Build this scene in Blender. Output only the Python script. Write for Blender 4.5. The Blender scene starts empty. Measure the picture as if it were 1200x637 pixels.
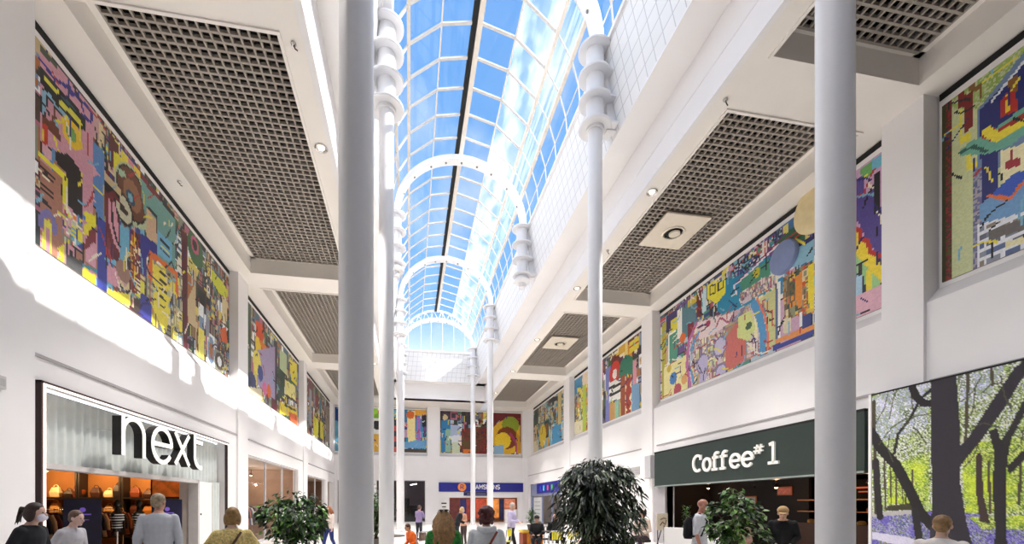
import bpy, math, random
import numpy as np
from mathutils import Vector, Matrix
C = bpy.context.scene.collection
PI = math.pi
random.seed(7)

# ---------------------------------------------------------------- camera
cam = bpy.data.objects.new('camera', bpy.data.cameras.new('camera')); C.objects.link(cam)
cam.data.sensor_width = 36.0
cam.data.lens = 36.0 * 510 / 1200
cam.location = (0, 0, 1.65)
cam.rotation_euler = (PI / 2, 0, -math.atan2(88, 510))
cam.data.shift_x = (600 - 568) / 1200
cam.data.shift_y = (590 - 318.5) / 1200
cam.data.clip_end = 500
bpy.context.scene.camera = cam

# ---------------------------------------------------------------- world, sun, exposure
SC = bpy.context.scene
SC.view_settings.view_transform = 'Standard'
SC.view_settings.look = 'None'
SC.view_settings.exposure = 0.08
SC.view_settings.gamma = 1.0
SC.view_settings.use_curve_mapping = False
SKY_ZENITH = (0.075, 0.27, 0.76, 1)
SKY_MID = (0.16, 0.42, 0.92, 1)
SKY_LOW = (1.9, 2.0, 2.1, 1)
w = bpy.data.worlds.new('sky'); SC.world = w; w.use_nodes = True
nt = w.node_tree; nt.nodes.clear()
tc = nt.nodes.new('ShaderNodeTexCoord'); sx = nt.nodes.new('ShaderNodeSeparateXYZ')
rp = nt.nodes.new('ShaderNodeValToRGB'); bg = nt.nodes.new('ShaderNodeBackground'); wo = nt.nodes.new('ShaderNodeOutputWorld')
nt.links.new(tc.outputs['Generated'], sx.inputs[0]); nt.links.new(sx.outputs['Z'], rp.inputs[0])
e = rp.color_ramp.elements
e[0].position = 0.0; e[0].color = SKY_LOW
e[1].position = 1.0; e[1].color = SKY_ZENITH
x_ = rp.color_ramp.elements.new(0.17); x_.color = SKY_LOW
x_ = rp.color_ramp.elements.new(0.40); x_.color = (0.22, 0.52, 0.98, 1)
x_ = rp.color_ramp.elements.new(0.75); x_.color = SKY_MID
cn = nt.nodes.new('ShaderNodeTexNoise'); cn.inputs['Scale'].default_value = 3.0; cn.inputs['Detail'].default_value = 6
cr = nt.nodes.new('ShaderNodeValToRGB'); cr.color_ramp.elements[0].position = 0.56; cr.color_ramp.elements[1].position = 0.75
mx = nt.nodes.new('ShaderNodeMixRGB'); mx.inputs[2].default_value = (0.85, 0.95, 1.1, 1)
nt.links.new(tc.outputs['Generated'], cn.inputs['Vector']); nt.links.new(cn.outputs['Fac'], cr.inputs[0])
nt.links.new(cr.outputs[0], mx.inputs[0]); nt.links.new(rp.outputs[0], mx.inputs[1]); nt.links.new(mx.outputs[0], bg.inputs[0])
bg.inputs[1].default_value = 1.0
nt.links.new(bg.outputs[0], wo.inputs[0])

sun = bpy.data.objects.new('sun', bpy.data.lights.new('sun', 'SUN')); C.objects.link(sun)
sun.data.energy = 8.0; sun.data.angle = 0.009; sun.data.color = (1, 0.97, 0.93)
sun.rotation_euler = Vector((-1, 0.30, -0.775)).to_track_quat('-Z', 'Y').to_euler()

fill = bpy.data.objects.new('sky_fill', bpy.data.lights.new('sky_fill', 'SUN')); C.objects.link(fill)   # added soft fill lamp, brightens the hall on top of the world sky
fill.data.energy = 3.0; fill.data.angle = 2.4; fill.data.color = (0.93, 0.96, 1.0)
fill.rotation_euler = (0, 0.25, 0)

# ---------------------------------------------------------------- materials
def hexc(h):
    r = [int(h[i:i + 2], 16) / 255 for i in (0, 2, 4)]
    return tuple((c / 12.92 if c <= .04045 else ((c + .055) / 1.055) ** 2.4) for c in r)
MATS = {}
def mat(name, col, rough=.6, metal=0, vary=.05, scale=6.0, emit=None, es=0, bump=0):
    if name in MATS: return MATS[name]
    m = bpy.data.materials.new(name); m.use_nodes = True; t = m.node_tree; b = t.nodes['Principled BSDF']
    c = hexc(col) if isinstance(col, str) else col
    n = t.nodes.new('ShaderNodeTexNoise'); n.inputs['Scale'].default_value = scale; n.inputs['Detail'].default_value = 3
    tcn = t.nodes.new('ShaderNodeTexCoord'); t.links.new(tcn.outputs['Object'], n.inputs['Vector'])
    r = t.nodes.new('ShaderNodeValToRGB')
    r.color_ramp.elements[0].position = .3; r.color_ramp.elements[1].position = .7
    r.color_ramp.elements[0].color = tuple(max(0, k * (1 - vary)) for k in c) + (1,)
    r.color_ramp.elements[1].color = tuple(min(1, k * (1 + vary)) for k in c) + (1,)
    t.links.new(n.outputs['Fac'], r.inputs[0]); t.links.new(r.outputs[0], b.inputs['Base Color'])
    b.inputs['Roughness'].default_value = rough; b.inputs['Metallic'].default_value = metal
    if emit:
        b.inputs['Emission Color'].default_value = hexc(emit) + (1,); b.inputs['Emission Strength'].default_value = es
    if bump:
        bn = t.nodes.new('ShaderNodeBump'); bn.inputs['Strength'].default_value = bump
        t.links.new(n.outputs['Fac'], bn.inputs['Height']); t.links.new(bn.outputs[0], b.inputs['Normal'])
    MATS[name] = m; return m
WHITE = mat('white_paint', 'f2efee', .55, vary=.015, scale=1.2)
WALLW = mat('wall_paint', 'efecec', .7, vary=.02, scale=.8)
CREAM = mat('soffit_paint', 'f1ebe4', .7, vary=.02, scale=.8)
COLW = mat('column_paint', 'e9e8ea', .32, vary=.01)
GRILLE = mat('grille_metal', 'a39a90', .5, vary=.06, scale=2)
BLACK = mat('plenum_black', '0a0a0b', .9)
DARKG = mat('shadow_gap', '141415', .8)
FLOOR = mat('floor_tile', 'ebe8e3', .25, vary=.04, scale=2)
GREYJ = mat('joint_grey', 'a7a2a4', .7)

def attr_mat(name, rough=.45):
    m = bpy.data.materials.new(name); m.use_nodes = True; t = m.node_tree; b = t.nodes['Principled BSDF']
    a = t.nodes.new('ShaderNodeAttribute'); a.attribute_name = 'tessera'
    t.links.new(a.outputs['Color'], b.inputs['Base Color']); b.inputs['Roughness'].default_value = rough
    return m
MOSAIC = attr_mat('mosaic'); PRINT = attr_mat('printed_picture', .4)

def glass_mat(name, whiten, streak=False, tint=(1, 1, 1)):
    m = bpy.data.materials.new(name); m.use_nodes = True; t = m.node_tree; t.nodes.clear()
    o = t.nodes.new('ShaderNodeOutputMaterial'); tr = t.nodes.new('ShaderNodeBsdfTransparent'); tr.inputs[0].default_value = tint + (1,)
    gl = t.nodes.new('ShaderNodeBsdfGlossy'); gl.inputs['Roughness'].default_value = .03
    m1 = t.nodes.new('ShaderNodeMixShader'); m1.inputs[0].default_value = .05
    t.links.new(tr.outputs[0], m1.inputs[1]); t.links.new(gl.outputs[0], m1.inputs[2])
    if whiten:
        df = t.nodes.new('ShaderNodeBsdfTranslucent'); df.inputs[0].default_value = (.9, .93, .97, 1)
        m2 = t.nodes.new('ShaderNodeMixShader')
        n = t.nodes.new('ShaderNodeTexNoise'); mp = t.nodes.new('ShaderNodeMapping'); tcn = t.nodes.new('ShaderNodeTexCoord')
        mp.inputs['Scale'].default_value = (9, .5, 9) if streak else (1.4, .55, 1.4)
        n.inputs['Scale'].default_value = 1.0; n.inputs['Detail'].default_value = 3
        r = t.nodes.new('ShaderNodeValToRGB'); r.color_ramp.elements[0].position = .40; r.color_ramp.elements[1].position = .58
        r.color_ramp.elements[0].color = (whiten * .25,) * 3 + (1,); r.color_ramp.elements[1].color = (whiten,) * 3 + (1,)
        t.links.new(tcn.outputs['Object'], mp.inputs[0]); t.links.new(mp.outputs[0], n.inputs['Vector'])
        t.links.new(n.outputs['Fac'], r.inputs[0]); t.links.new(r.outputs[0], m2.inputs[0])
        t.links.new(m1.outputs[0], m2.inputs[1]); t.links.new(df.outputs[0], m2.inputs[2]); t.links.new(m2.outputs[0], o.inputs[0])
    else: t.links.new(m1.outputs[0], o.inputs[0])
    return m
GLASS = glass_mat('clear_glass', 0)
GLASSD = glass_mat('weathered_glass', .035, True)
REFL_TINT = glass_mat('reflection_tint_glass', .26)  # whitish tint painted into the panes in place of reflections
REFL_STREAK = glass_mat('reflection_streak_glass', .16, True)  # pale streaks painted into the panes in place of a louvre reflection

# ---------------------------------------------------------------- mesh helpers
class MB:
    def __init__(s): s.v = []; s.f = []; s.m = []
    def face(s, pts, m=0):
        b = len(s.v); s.v += [tuple(p) for p in pts]; s.f.append(tuple(range(b, b + len(pts)))); s.m.append(m)
    def box(s, x0, x1, y0, y1, z0, z1, m=0):
        b = len(s.v); s.v += [(x, y, z) for z in (z0, z1) for y in (y0, y1) for x in (x0, x1)]
        for q in ((0, 2, 3, 1), (4, 5, 7, 6), (0, 1, 5, 4), (2, 6, 7, 3), (0, 4, 6, 2), (1, 3, 7, 5)):
            s.f.append(tuple(b + i for i in q)); s.m.append(m)
        return s
    def rings(s, rs, caps=True, m=0, closed=True):
        b = len(s.v); n = len(rs[0])
        for r in rs: s.v += [tuple(p) for p in r]
        for i in range(len(rs) - 1):
            for j in range(n if closed else n - 1):
                k = (j + 1) % n
                s.f.append((b + i * n + j, b + i * n + k, b + (i + 1) * n + k, b + (i + 1) * n + j)); s.m.append(m)
        if caps:
            s.f.append(tuple(b + j for j in reversed(range(n)))); s.m.append(m)
            s.f.append(tuple(b + (len(rs) - 1) * n + j for j in range(n))); s.m.append(m)
        return s
    def tube(s, path, r, n=10, m=0):
        P = [Vector(p) for p in path]; R = r if isinstance(r, (list, tuple)) else [r] * len(P); rs = []
        up = None
        for i, p in enumerate(P):
            d = (P[min(i + 1, len(P) - 1)] - P[max(i - 1, 0)]).normalized()
            if up is None: up = Vector((0, 0, 1)) if abs(d.z) < .9 else Vector((0, 1, 0))
            a = d.cross(up).normalized(); c_ = a.cross(d).normalized(); up = c_
            rs.append([p + (a * math.cos(t) + c_ * math.sin(t)) * R[i] for t in [2 * PI * k / n for k in range(n)]])
        return s.rings(rs, m=m)
    def beam(s, p0, p1, w, h, up=(0, 0, 1), m=0):
        p0 = Vector(p0); p1 = Vector(p1); d = (p1 - p0).normalized(); a = d.cross(Vector(up)).normalized() * w / 2; c_ = a.cross(d).normalized() * h / 2
        return s.rings([[q + a + c_, q - a + c_, q - a - c_, q + a - c_] for q in (p0, p1)], m=m)
    def lathe(s, c, prof, n=24, m=0):
        return s.rings([[(c[0] + r * math.cos(2 * PI * k / n), c[1] + r * math.sin(2 * PI * k / n), c[2] + z) for k in range(n)] for r, z in prof], m=m)
    def ell(s, c, r, nu=14, nv=9, m=0, rot=None):
        rs = []
        for i in range(nv + 1):
            t = PI * (i + .02) / (nv + .04); ring = []
            for k in range(nu):
                p = Vector((r[0] * math.sin(t) * math.cos(2 * PI * k / nu), r[1] * math.sin(t) * math.sin(2 * PI * k / nu), -r[2] * math.cos(t)))
                if rot: p = rot @ p
                ring.append(p + Vector(c))
            rs.append(ring)
        return s.rings(rs, m=m)
    def extr(s, poly, fn, d0, d1, m=0):      # 2D polygon extruded; fn(u,v,d) -> xyz
        return s.rings([[fn(u, v, d) for u, v in poly] for d in (d0, d1)], m=m)
    def build(s, name, mats, parent=None, smooth=False, bevel=0):
        me = bpy.data.meshes.new(name); me.from_pydata(s.v, [], s.f)
        mats = mats if isinstance(mats, (list, tuple)) else [mats]
        for q in mats: me.materials.append(q)
        if len(mats) > 1: me.polygons.foreach_set('material_index', s.m)
        if smooth: me.polygons.foreach_set('use_smooth', [True] * len(s.f))
        me.update(); o = bpy.data.objects.new(name, me); C.objects.link(o)
        if smooth:
            me.set_sharp_from_angle(angle=math.radians(40))
        if bevel:
            b = o.modifiers.new('bevel', 'BEVEL'); b.width = bevel; b.segments = 2; b.limit_method = 'ANGLE'
        if parent: o.parent = parent
        return o
def tag(o, label=None, cat=None, group=None, kind=None):
    if label: o['label'] = label
    if cat: o['category'] = cat
    if group: o['group'] = group
    if kind: o['kind'] = kind
    return o
def thing(name, label, cat, loc=(0, 0, 0), rz=0, group=None):
    o = bpy.data.objects.new(name, None); C.objects.link(o); o.location = loc; o.rotation_euler = (0, 0, rz)
    o.empty_display_size = .1
    return tag(o, label, cat, group)
def struct(mb, name, m, label, parent=None, cat=None, **k):
    o = mb.build(name, m, parent, **k); 
    if not parent: tag(o, label, cat or 'structure', None, 'structure')
    return o
def copy_tree(o, parent=None):
    c = o.copy(); C.objects.link(c)
    if parent: c.parent = parent
    for ch in list(o.children): copy_tree(ch, c)
    return c
def point(loc, e, col=(1, .9, .8), r=.1, kind='POINT', size=None, name='lamp_light', parent=None):
    l = bpy.data.lights.new(name, kind); l.energy = e; l.color = col
    if kind in ('POINT', 'SPOT'): l.shadow_soft_size = r
    if kind == 'SPOT': l.spot_size = size or 2.4; l.spot_blend = .6
    o = bpy.data.objects.new(name, l); C.objects.link(o); o.location = loc
    if parent: o.parent = parent
    return o

# ---------------------------------------------------------------- shell
Y0, YB = -3.0, 38.2            # hall runs from behind the camera to the back wall
LF, LR, RF, RR = -6.15, -6.5, 10.45, 10.85   # wall face and mural recess, left and right
ZC = 10.1                      # soffit height
PIL = {'left': [(7.45, 8.42), (17.15, 18.12), (27.15, 27.9), (-2.6, -1.8)], 'right': [(7.31, 8.12), (17.5, 18.4), (27.5, 28.6), (-2.6, -1.8)]}
COF = [(-2.5, 7.15), (8.35, 17.1), (18.35, 27.25), (28.65, 36.9)]
struct(MB().box(-14, 19, Y0, 46, -.2, 0), 'floor', FLOOR, 'pale polished tiled floor of the shopping mall', cat='floor')

def lower_wall(name, face, back, openings, label, sgn):
    # sgn -1 left, +1 right ; openings (y0,y1,ztop)
    mb = MB(); a, b = sorted((face, back)); y = Y0
    for (o0, o1, zt) in sorted(openings):
        mb.box(a, b, y, o0, 0, 5.80); mb.box(a, b, o0, o1, zt, 5.80); y = o1
    mb.box(a, b, y, YB, 0, 5.80)
    # sloping sill up to the mural recess
    f, r = face, (LR if sgn < 0 else RR)
    s_ = MB(); s_.rings([[(f, q, 5.80), (r, q, 5.80), (r, q, 6.12), (r - sgn * .02, q, 6.12)] for q in (Y0, YB)])
    mb.v_off = 0
    b0 = len(mb.v); mb.v += s_.v; mb.f += [tuple(i + b0 for i in f_) for f_ in s_.f]; mb.m += s_.m
    # upper recessed wall
    r2 = r + sgn * .25; a, b = sorted((r, r2)); mb.box(a, b, Y0, YB + .6, 5.8, 12.6)
    return struct(mb, name, WALLW, label, cat='wall')
LOP = [(8.5, 16.25, 3.74), (18.35, 26.1, 3.58), (28.4, 34.3, 3.45), (35.2, 37.2, 3.4)]
ROP = [(8.4, 16.5, 3.8), (20.2, 25.6, 1.25), (29.3, 37.2, 3.35)]
lower_wall('wall_left', LF - .07, LF - .35, LOP, 'white left wall with shop openings and mural recesses above', -1)
lower_wall('wall_right', RF + .07, RF + .4, ROP, 'white right wall with coffee shop opening and mural recesses above', 1)
# pilasters
for i in range(4):
    for sd, f, r in (('left', LF, LR), ('right', RF, RR)):
        p0, p1 = PIL[sd][i]
        a, b = sorted((f, r + (-.1 if sd == 'left' else .1)))
        where = ['nearest the camera', 'second along', 'third along', 'behind the camera'][i]
        struct(MB().box(a, b, p0, p1, 0, ZC + .02), 'trim_%d' % (i * 2 + (sd == 'right') + 1), WALLW,
               'white square pilaster on the %s wall, %s' % (sd, where), cat='pilaster')
struct(MB().box(-6.8, 11.2, Y0 - .2, Y0, 0, 17.2), 'wall_light_block', mat('light_block_grey', '8a8480', .8), 'unseen wall added behind the camera to block light', cat='wall')  # added out of view, keeps light from entering behind the camera
# grooves on lower walls
k = 20
for (a, b) in [(Y0, 7.35), (8.2, 17.35), (18.2, 27.5), (28.5, 38.0)]:
    for f, sg, sd in ((LF - .07, 1, 'left'), (RF + .07, -1, 'right')):
        x0, x1 = sorted((f - sg * .01, f + sg * .035))
        struct(MB().box(x0, x1, a + .12, b - .12, 4.14, 4.19), 'trim_%d' % k, GREYJ, 'thin grey shadow bead above the shopfronts on the %s wall, bay from %d m' % (sd, a), cat='trim'); k += 1
# back wall
mb = MB()
BOP = [(-6.0, -3.1, 3.7), (-2.8, 1.35, 3.7), (2.6, 10.0, 2.2)]
x = LR
for (o0, o1, zt) in BOP:
    mb.box(x, o0, YB, YB + .35, 0, 5.8); mb.box(o0, o1, YB, YB + .35, zt, 5.8); x = o1
mb.box(x, RR, YB, YB + .35, 0, 5.8)
mb.rings([[(q, YB, 5.80), (q, YB + .4, 5.80), (q, YB + .4, 6.02), (q, YB + .38, 6.02)] for q in (LR, RR)])
mb.box(LR, RR, YB + .4, YB + .6, 5.8, 12.6)
mb.box(LR, RR, YB - .02, YB + .01, 4.14, 4.18)
struct(mb, 'wall_back', WALLW, 'white back wall with shopfronts below and murals above', cat='wall')
for j, (a, b) in enumerate([(LR, -6.30), (1.52, 2.60), (10.06, RR)]):
    struct(MB().box(a, b, YB - .06, YB + .45, 0, ZC + .02), 'trim_%d' % (40 + j), WALLW, 'white pilaster on the back wall, %s' % ['in the left corner', 'between the two murals', 'in the right corner'][j], cat='pilaster')

# ceiling soffits with coffers
FL, FR, FB = -1.80, 6.20, 35.9
LATB, LATT, ZLB, ZSP = (-1.05, 5.45), (-.75, 5.15), 11.55, 13.85
CEN = 2.2
for sd in (-1, 1):
    X = (lambda q: q) if sd < 0 else (lambda q: 2 * CEN - q)
    xw, xc0, xc1, xe = -6.45, -5.71, -2.35, FL - .121
    def bx(mb, a, b, *r):
        a, b = sorted((X(a), X(b))); mb.box(a, b, *r)
    mb = MB(); ZT = ZC + .55
    bx(mb, xw, xc0, Y0, YB + .4, ZC, ZT); bx(mb, xc1, xe, Y0, FB, ZC, ZT)
    prev = Y0
    for (c0, c1) in COF:
        if c0 > prev: bx(mb, xc0, xc1, prev, c0, ZC, ZT)
        prev = c1
    bx(mb, xc0, xc1, prev, YB + .4, ZC, ZT)
    for (c0, c1) in COF:      # small bead round the coffer mouth
        c0 = max(c0, Y0)
        bx(mb, xc0 - .06, xc0, c0 - .06, c1 + .06, ZC - .03, ZC); bx(mb, xc1, xc1 + .06, c0 - .06, c1 + .06, ZC - .03, ZC)
        bx(mb, xc0, xc1, c0 - .06, c0, ZC - .03, ZC); bx(mb, xc0, xc1, c1, c1 + .06, ZC - .03, ZC)
        # margin round the grille
        bx(mb, xc0, xc0 + .18, c0, c1, ZT - .04, ZT); bx(mb, xc1 - .12, xc1, c0, c1, ZT - .04, ZT)
        bx(mb, xc0, xc1, c0, c0 + .12, ZT - .04, ZT); bx(mb, xc0, xc1, c1 - .12, c1, ZT - .04, ZT)
    side = 'left' if sd < 0 else 'right'
    struct(mb, 'ceiling' , CREAM, 'cream soffit over the %s side of the mall with long recessed coffers' % side, cat='ceiling')
    mb = MB(); bx(mb, -6.49, FL - .13, Y0, YB + .39, 12.2, 12.28); bx(mb, -6.49, FL - .13, Y0 + .01, Y0 + .05, ZT, 12.2); bx(mb, FL - .15, FL - .125, Y0, FB, ZT + .01, 12.2); bx(mb, -6.49, -6.46, Y0, YB, ZT + .01, 12.2)
    struct(mb, 'ceiling', BLACK, 'dark void slab above the grilles on the %s side' % side, cat='ceiling')
    # fascia of the light well
    mb = MB(); bx(mb, FL - .12, FL, Y0, FB + .1, ZC - .0, 12.3); 
    bx(mb, FL, FL + .012, Y0, FB, ZC + .62, ZC + .64)
    struct(mb, 'trim_%d' % (50 + sd), WALLW, 'tall white fascia along the %s edge of the light well' % side, cat='fascia')
LATM = bpy.data.materials.new('lattice_panel'); LATM.use_nodes = True
t = LATM.node_tree; b_ = t.nodes['Principled BSDF']; br = t.nodes.new('ShaderNodeTexBrick'); br.offset = 0.0
br.inputs['Color1'].default_value = (.88, .86, .85, 1); br.inputs['Color2'].default_value = (.84, .83, .82, 1); br.inputs['Mortar'].default_value = (.58, .57, .57, 1)
br.inputs['Scale'].default_value = 1; br.inputs['Mortar Size'].default_value = .013; br.inputs['Brick Width'].default_value = .36; br.inputs['Row Height'].default_value = .36
tcn = t.nodes.new('ShaderNodeTexCoord'); sp = t.nodes.new('ShaderNodeSeparateXYZ'); cb = t.nodes.new('ShaderNodeCombineXYZ')
ad = t.nodes.new('ShaderNodeMath'); ad.operation = 'ADD'
t.links.new(tcn.outputs['Object'], sp.inputs[0]); t.links.new(sp.outputs['Y'], ad.inputs[0]); t.links.new(sp.outputs['X'], ad.inputs[1])
t.links.new(ad.outputs[0], cb.inputs[0]); t.links.new(sp.outputs['Z'], cb.inputs[1]); t.links.new(cb.outputs[0], br.inputs['Vector']); t.links.new(br.outputs['Color'], b_.inputs['Base Color'])
b_.inputs['Roughness'].default_value = .4
for sd, (xb, xt) in ((-1, (LATB[0], LATT[0])), (1, (LATB[1], LATT[1]))):
    o = .15 * sd; mb = MB()
    mb.rings([[(xb, q, ZLB), (xt, q, ZSP - .12), (xt + o, q, ZSP - .12), (xb + o, q, ZLB)] for q in (Y0, 35.2)])
    side = 'left' if sd < 0 else 'right'
    struct(mb, 'wall_well_%s' % side, LATM, 'white gridded upstand panels under the %s springing of the skylight' % side, cat='wall')
    mb = MB(); a, b = sorted((xb, 2 * CEN - 6.2 if sd < 0 else 6.2))
    mb.box(a, b, Y0, 35.9, ZLB - .06, ZLB)
    a, b = sorted((xt - .06 * sd, xt + .3 * sd)); mb.box(a, b, Y0, 35.2, ZSP - .12, ZSP)
    struct(mb, 'trim_%d' % (60 + sd), WHITE, 'white ledge and cill along the %s side of the light well' % side, cat='trim')
# back end of the well
struct(MB().box(FL - .1, FR + .1, FB, FB + .12, ZC, 12.3), 'trim_70', WALLW, 'white fascia across the far end of the light well', cat='fascia')
struct(MB().box(FL, FR, FB, YB + .4, ZC + .0, ZC + .12), 'ceiling', CREAM, 'cream soffit between the far end of the light well and the back wall', cat='ceiling')
mb = MB(); mb.rings([[(q, 35.2, ZLB), (q, 34.95, ZSP - .1), (q, 35.1, ZSP - .1), (q, 35.35, ZLB)] for q in (-1.05, 5.45)])
struct(mb, 'wall_well_back', LATM, 'white gridded upstand across the far end of the light well', cat='wall')
struct(MB().box(FL, FR, 35.2, FB, ZLB - .06, ZLB).box(-.9, 5.3, 34.85, 35.15, ZSP - .12, ZSP + .02), 'trim_71', WHITE, 'white cill below the far gable window', cat='trim')

# ---------------------------------------------------------------- skylight
def arc(phi, o=0): r = math.radians(phi); return (CEN + (2.95 + o) * math.cos(r), ZSP + (3.2 + o) * math.sin(r))
PH = [0, 11, 25, 41, 66, 90, 114, 139, 155, 169, 180]
win = bpy.data.objects.new('window_1', None); C.objects.link(win); tag(win, 'long barrel vaulted glass skylight over the middle of the mall', 'skylight', None, 'structure')
mb = MB()
ys = [34.75 - 1.105 * k for k in range(35)]
for y in ys:
    for a, b in zip(PH, PH[1:]):
        (xa, za), (xb, zb) = arc(a), arc(b); mb.beam((xa, y, za), (xb, y, zb), .03 if b <= 41 else .05, .05 if b <= 41 else .09, up=(0, 1, 0))
mb.build('glazing_bars', mat('bar_paint', 'cfcac6', .4), win)
mb = MB()
for p in PH:
    xa, za = arc(p); s_ = .14 if p in (25, 41, 139, 155) else (.06 if p not in (0, 180, 11) else (.03 if p == 11 else .10))
    if p == 90: continue
    mb.beam((xa, Y0, za), (xa, 34.9, za), s_ * .75, s_)
mb.build('purlins', mat('purlin_paint', 'e4d9cc', .4), win)
mb = MB(); mb.beam((CEN + .02, Y0, arc(90)[1] - .02), (CEN + .02, 34.9, arc(90)[1] - .02), .17, .2); mb.build('ridge_beam', mat('purlin_paint', 'e4d9cc'), win)
mb = MB(); mb.beam((CEN - .16, Y0, arc(90)[1] - .02), (CEN - .16, 34.9, arc(90)[1] - .02), .17, .12); mb.build('ridge_gutter', DARKG, win)
def strip(name, pairs, m):
    mb = MB()
    for a, b in pairs:
        (xa, za), (xb, zb) = arc(a, .03), arc(b, .03)
        mb.face([(xa, Y0, za), (xb, Y0, zb), (xb, 34.85, zb), (xa, 34.85, za)])
    return mb.build(name, m, win)
strip('glass_panes', [(0, 11), (11, 25), (66, 90)], GLASS)
strip('glass_panes', [(90, 114), (114, 139), (139, 155), (155, 169), (169, 180)], GLASSD)
strip('reflection_tint_panes', [(41, 66)], REFL_TINT)['label'] = 'panes tinted milky white to imitate reflections'
strip('reflection_streak_panes', [(25, 41)], REFL_STREAK)
# gable end
gab = bpy.data.objects.new('window_2', None); C.objects.link(gab); tag(gab, 'semicircular glazed gable at the far end of the skylight', 'window', None, 'structure')
mb = MB(); A = [arc(p) for p in range(0, 181, 6)]
for (a, b) in zip(A, A[1:]): mb.beam((a[0], 34.9, a[1]), (b[0], 34.9, b[1]), .12, .12, up=(0, 1, 0))
mb.build('gable_frame', WHITE, gab)
mb = MB(); mb.face([(x, 34.93, z) for x, z in A]); mb.build('glass_pane', GLASSD, gab)
mb = MB()
for x in (-.1, .9, 1.7, 2.6, 3.5, 4.4):
    zt = ZSP + 3.2 * math.sqrt(max(0, 1 - ((x - CEN) / 2.95) ** 2)); mb.beam((x, 34.9, ZSP), (x, 34.9, zt), .035, .035, up=(0, 1, 0))
mb.build('mullion', WHITE, gab)

# arches spanning the light well
def arch(y, label, inner=False):
    r = thing('skylight_arch', label, 'arch', (CEN, y, ZSP), group='tubular arches under the skylight')
    rx, rz = (2.72, 2.05) if inner else (2.72, 2.55)
    mb = MB(); pts = [(rx * math.cos(math.radians(p)), rz * math.sin(math.radians(p))) for p in range(0, 181, 5)]
    ring = []
    for i, p in enumerate(range(0, 181, 5)):
        n = Vector((math.cos(math.radians(p)), 0, math.sin(math.radians(p)))); c = Vector((pts[i][0], 0, pts[i][1]))
        ring.append([c + n * .11 + Vector((0, .19, 0)), c + n * .11 - Vector((0, .19, 0)), c - n * .11 - Vector((0, .19, 0)), c - n * .11 + Vector((0, .19, 0))])
    mb.rings(ring); mb.build('arch_band', WHITE, r, bevel=.02)
    for p in (20, 40, 60, 75, 90, 105, 120, 140, 160):
        c = Vector((rx * math.cos(math.radians(p)), 0, rz * math.sin(math.radians(p)))); n = c.normalized()
        b = MB(); b.tube([c - n * .09, c - n * .15], [.045, .035], 8); b.build('bolt', mat('bolt_steel', '8f8c8a', .4, .6), r, smooth=True)
    if inner:
        s_ = MB()
        for p in range(12, 169, 13):
            a = math.radians(p); q = math.radians(p + 6.5)
            c0 = (rx * math.cos(a), 0, rz * math.sin(a)); c1 = (2.85 * math.cos(q), .8, 3.1 * math.sin(q)); c2 = (rx * math.cos(a + .23), 0, rz * math.sin(a + .23))
            s_.tube([c0, c1], .025, 6); s_.tube([c1, c2], .025, 6)
        s_.build('strut', WHITE, r)
    return r
arch(10.9, 'white bolted arch nearest the camera, springing from the brackets of the tall slim columns')
arch(18.6, 'white bolted arch between the two pendant brackets halfway along the skylight')
arch(26.3, 'white bolted arch third from the camera, over the far slim column pair')
arch(33.9, 'white arch with zigzag struts right in front of the gable window', True)
# columns
def bracket(parent, sd, z0=ZLB + .0, z1=ZSP):
    mb = MB(); mb.tube([(0, 0, z0), (0, 0, z1)], .235, 24); mb.build('bracket_sleeve', COLW, parent, smooth=True)
    for q in range(4):
        z = z0 + .08 + q * (z1 - z0 - .25) / 3
        mb = MB(); mb.lathe((0, 0, z), [(.42, 0), (.44, .02), (.44, .05), (.42, .07)], 28)
        mb.box(*sorted((0, .52 * sd)), -.30, .30, z + .012, z + .058); mb.build('collar', COLW, parent, smooth=True)
    mb = MB(); mb.box(*sorted((.30 * sd, .62 * sd)), -.09, .09, z0 + .05, z1 - .05); mb.build('fixing_plate', COLW, parent)
def column(x, y, label, z1=ZSP, br=True):
    r = thing('column', label, 'column', (x, y, 0), group='round white columns down the mall')
    sd = 1 if x > 2 else -1
    mb = MB(); mb.tube([(0, 0, .12), (0, 0, ZLB + .2 if br else z1)], .188, 40); mb.build('shaft', COLW, r, smooth=True)
    mb = MB(); mb.lathe((0, 0, 0), [(.27, 0), (.27, .1), (.2, .14)], 32); mb.build('base', COLW, r, smooth=True)
    if br: bracket(r, sd)
XR_, XL_ = 4.88, -.58
column(4.88, 4.3, 'thick looking white column nearest the camera on the right, in front of the coffee sign')
column(-.58, 4.98, 'thick looking white column nearest the camera on the left, greyish in shade')
column(4.88, 10.95, 'white column rising behind the large weeping fig')
column(-.58, 11.3, 'white column just right of the shaded near column')
column(4.88, 26.3, 'slim white column over the red haired person, right of the far pair')
column(-.58, 26.3, 'slim white column far down the left row, left of the dark shop window')
column(4.88, 33.7, 'slim white column left of the far pair, by the orange sign roundel')
column(-.58, 33.9, 'slim white column at the far end of the left row')
for x, l in ((4.88, 'right'), (-.58, 'left')):
    r = thing('pendant_bracket', 'white ringed bracket ending in a cup, hung on the %s side of the light well' % l, 'bracket', (x, 18.6, 0)); bracket(r, 1 if x > 2 else -1)
    mb = MB(); mb.lathe((0, 0, ZLB), [(.02, -.42), (.15, -.40), (.17, -.22), (.36, -.16), (.36, -.08), (.235, 0)], 24); mb.build('end_cup', COLW, r, smooth=True)

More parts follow.
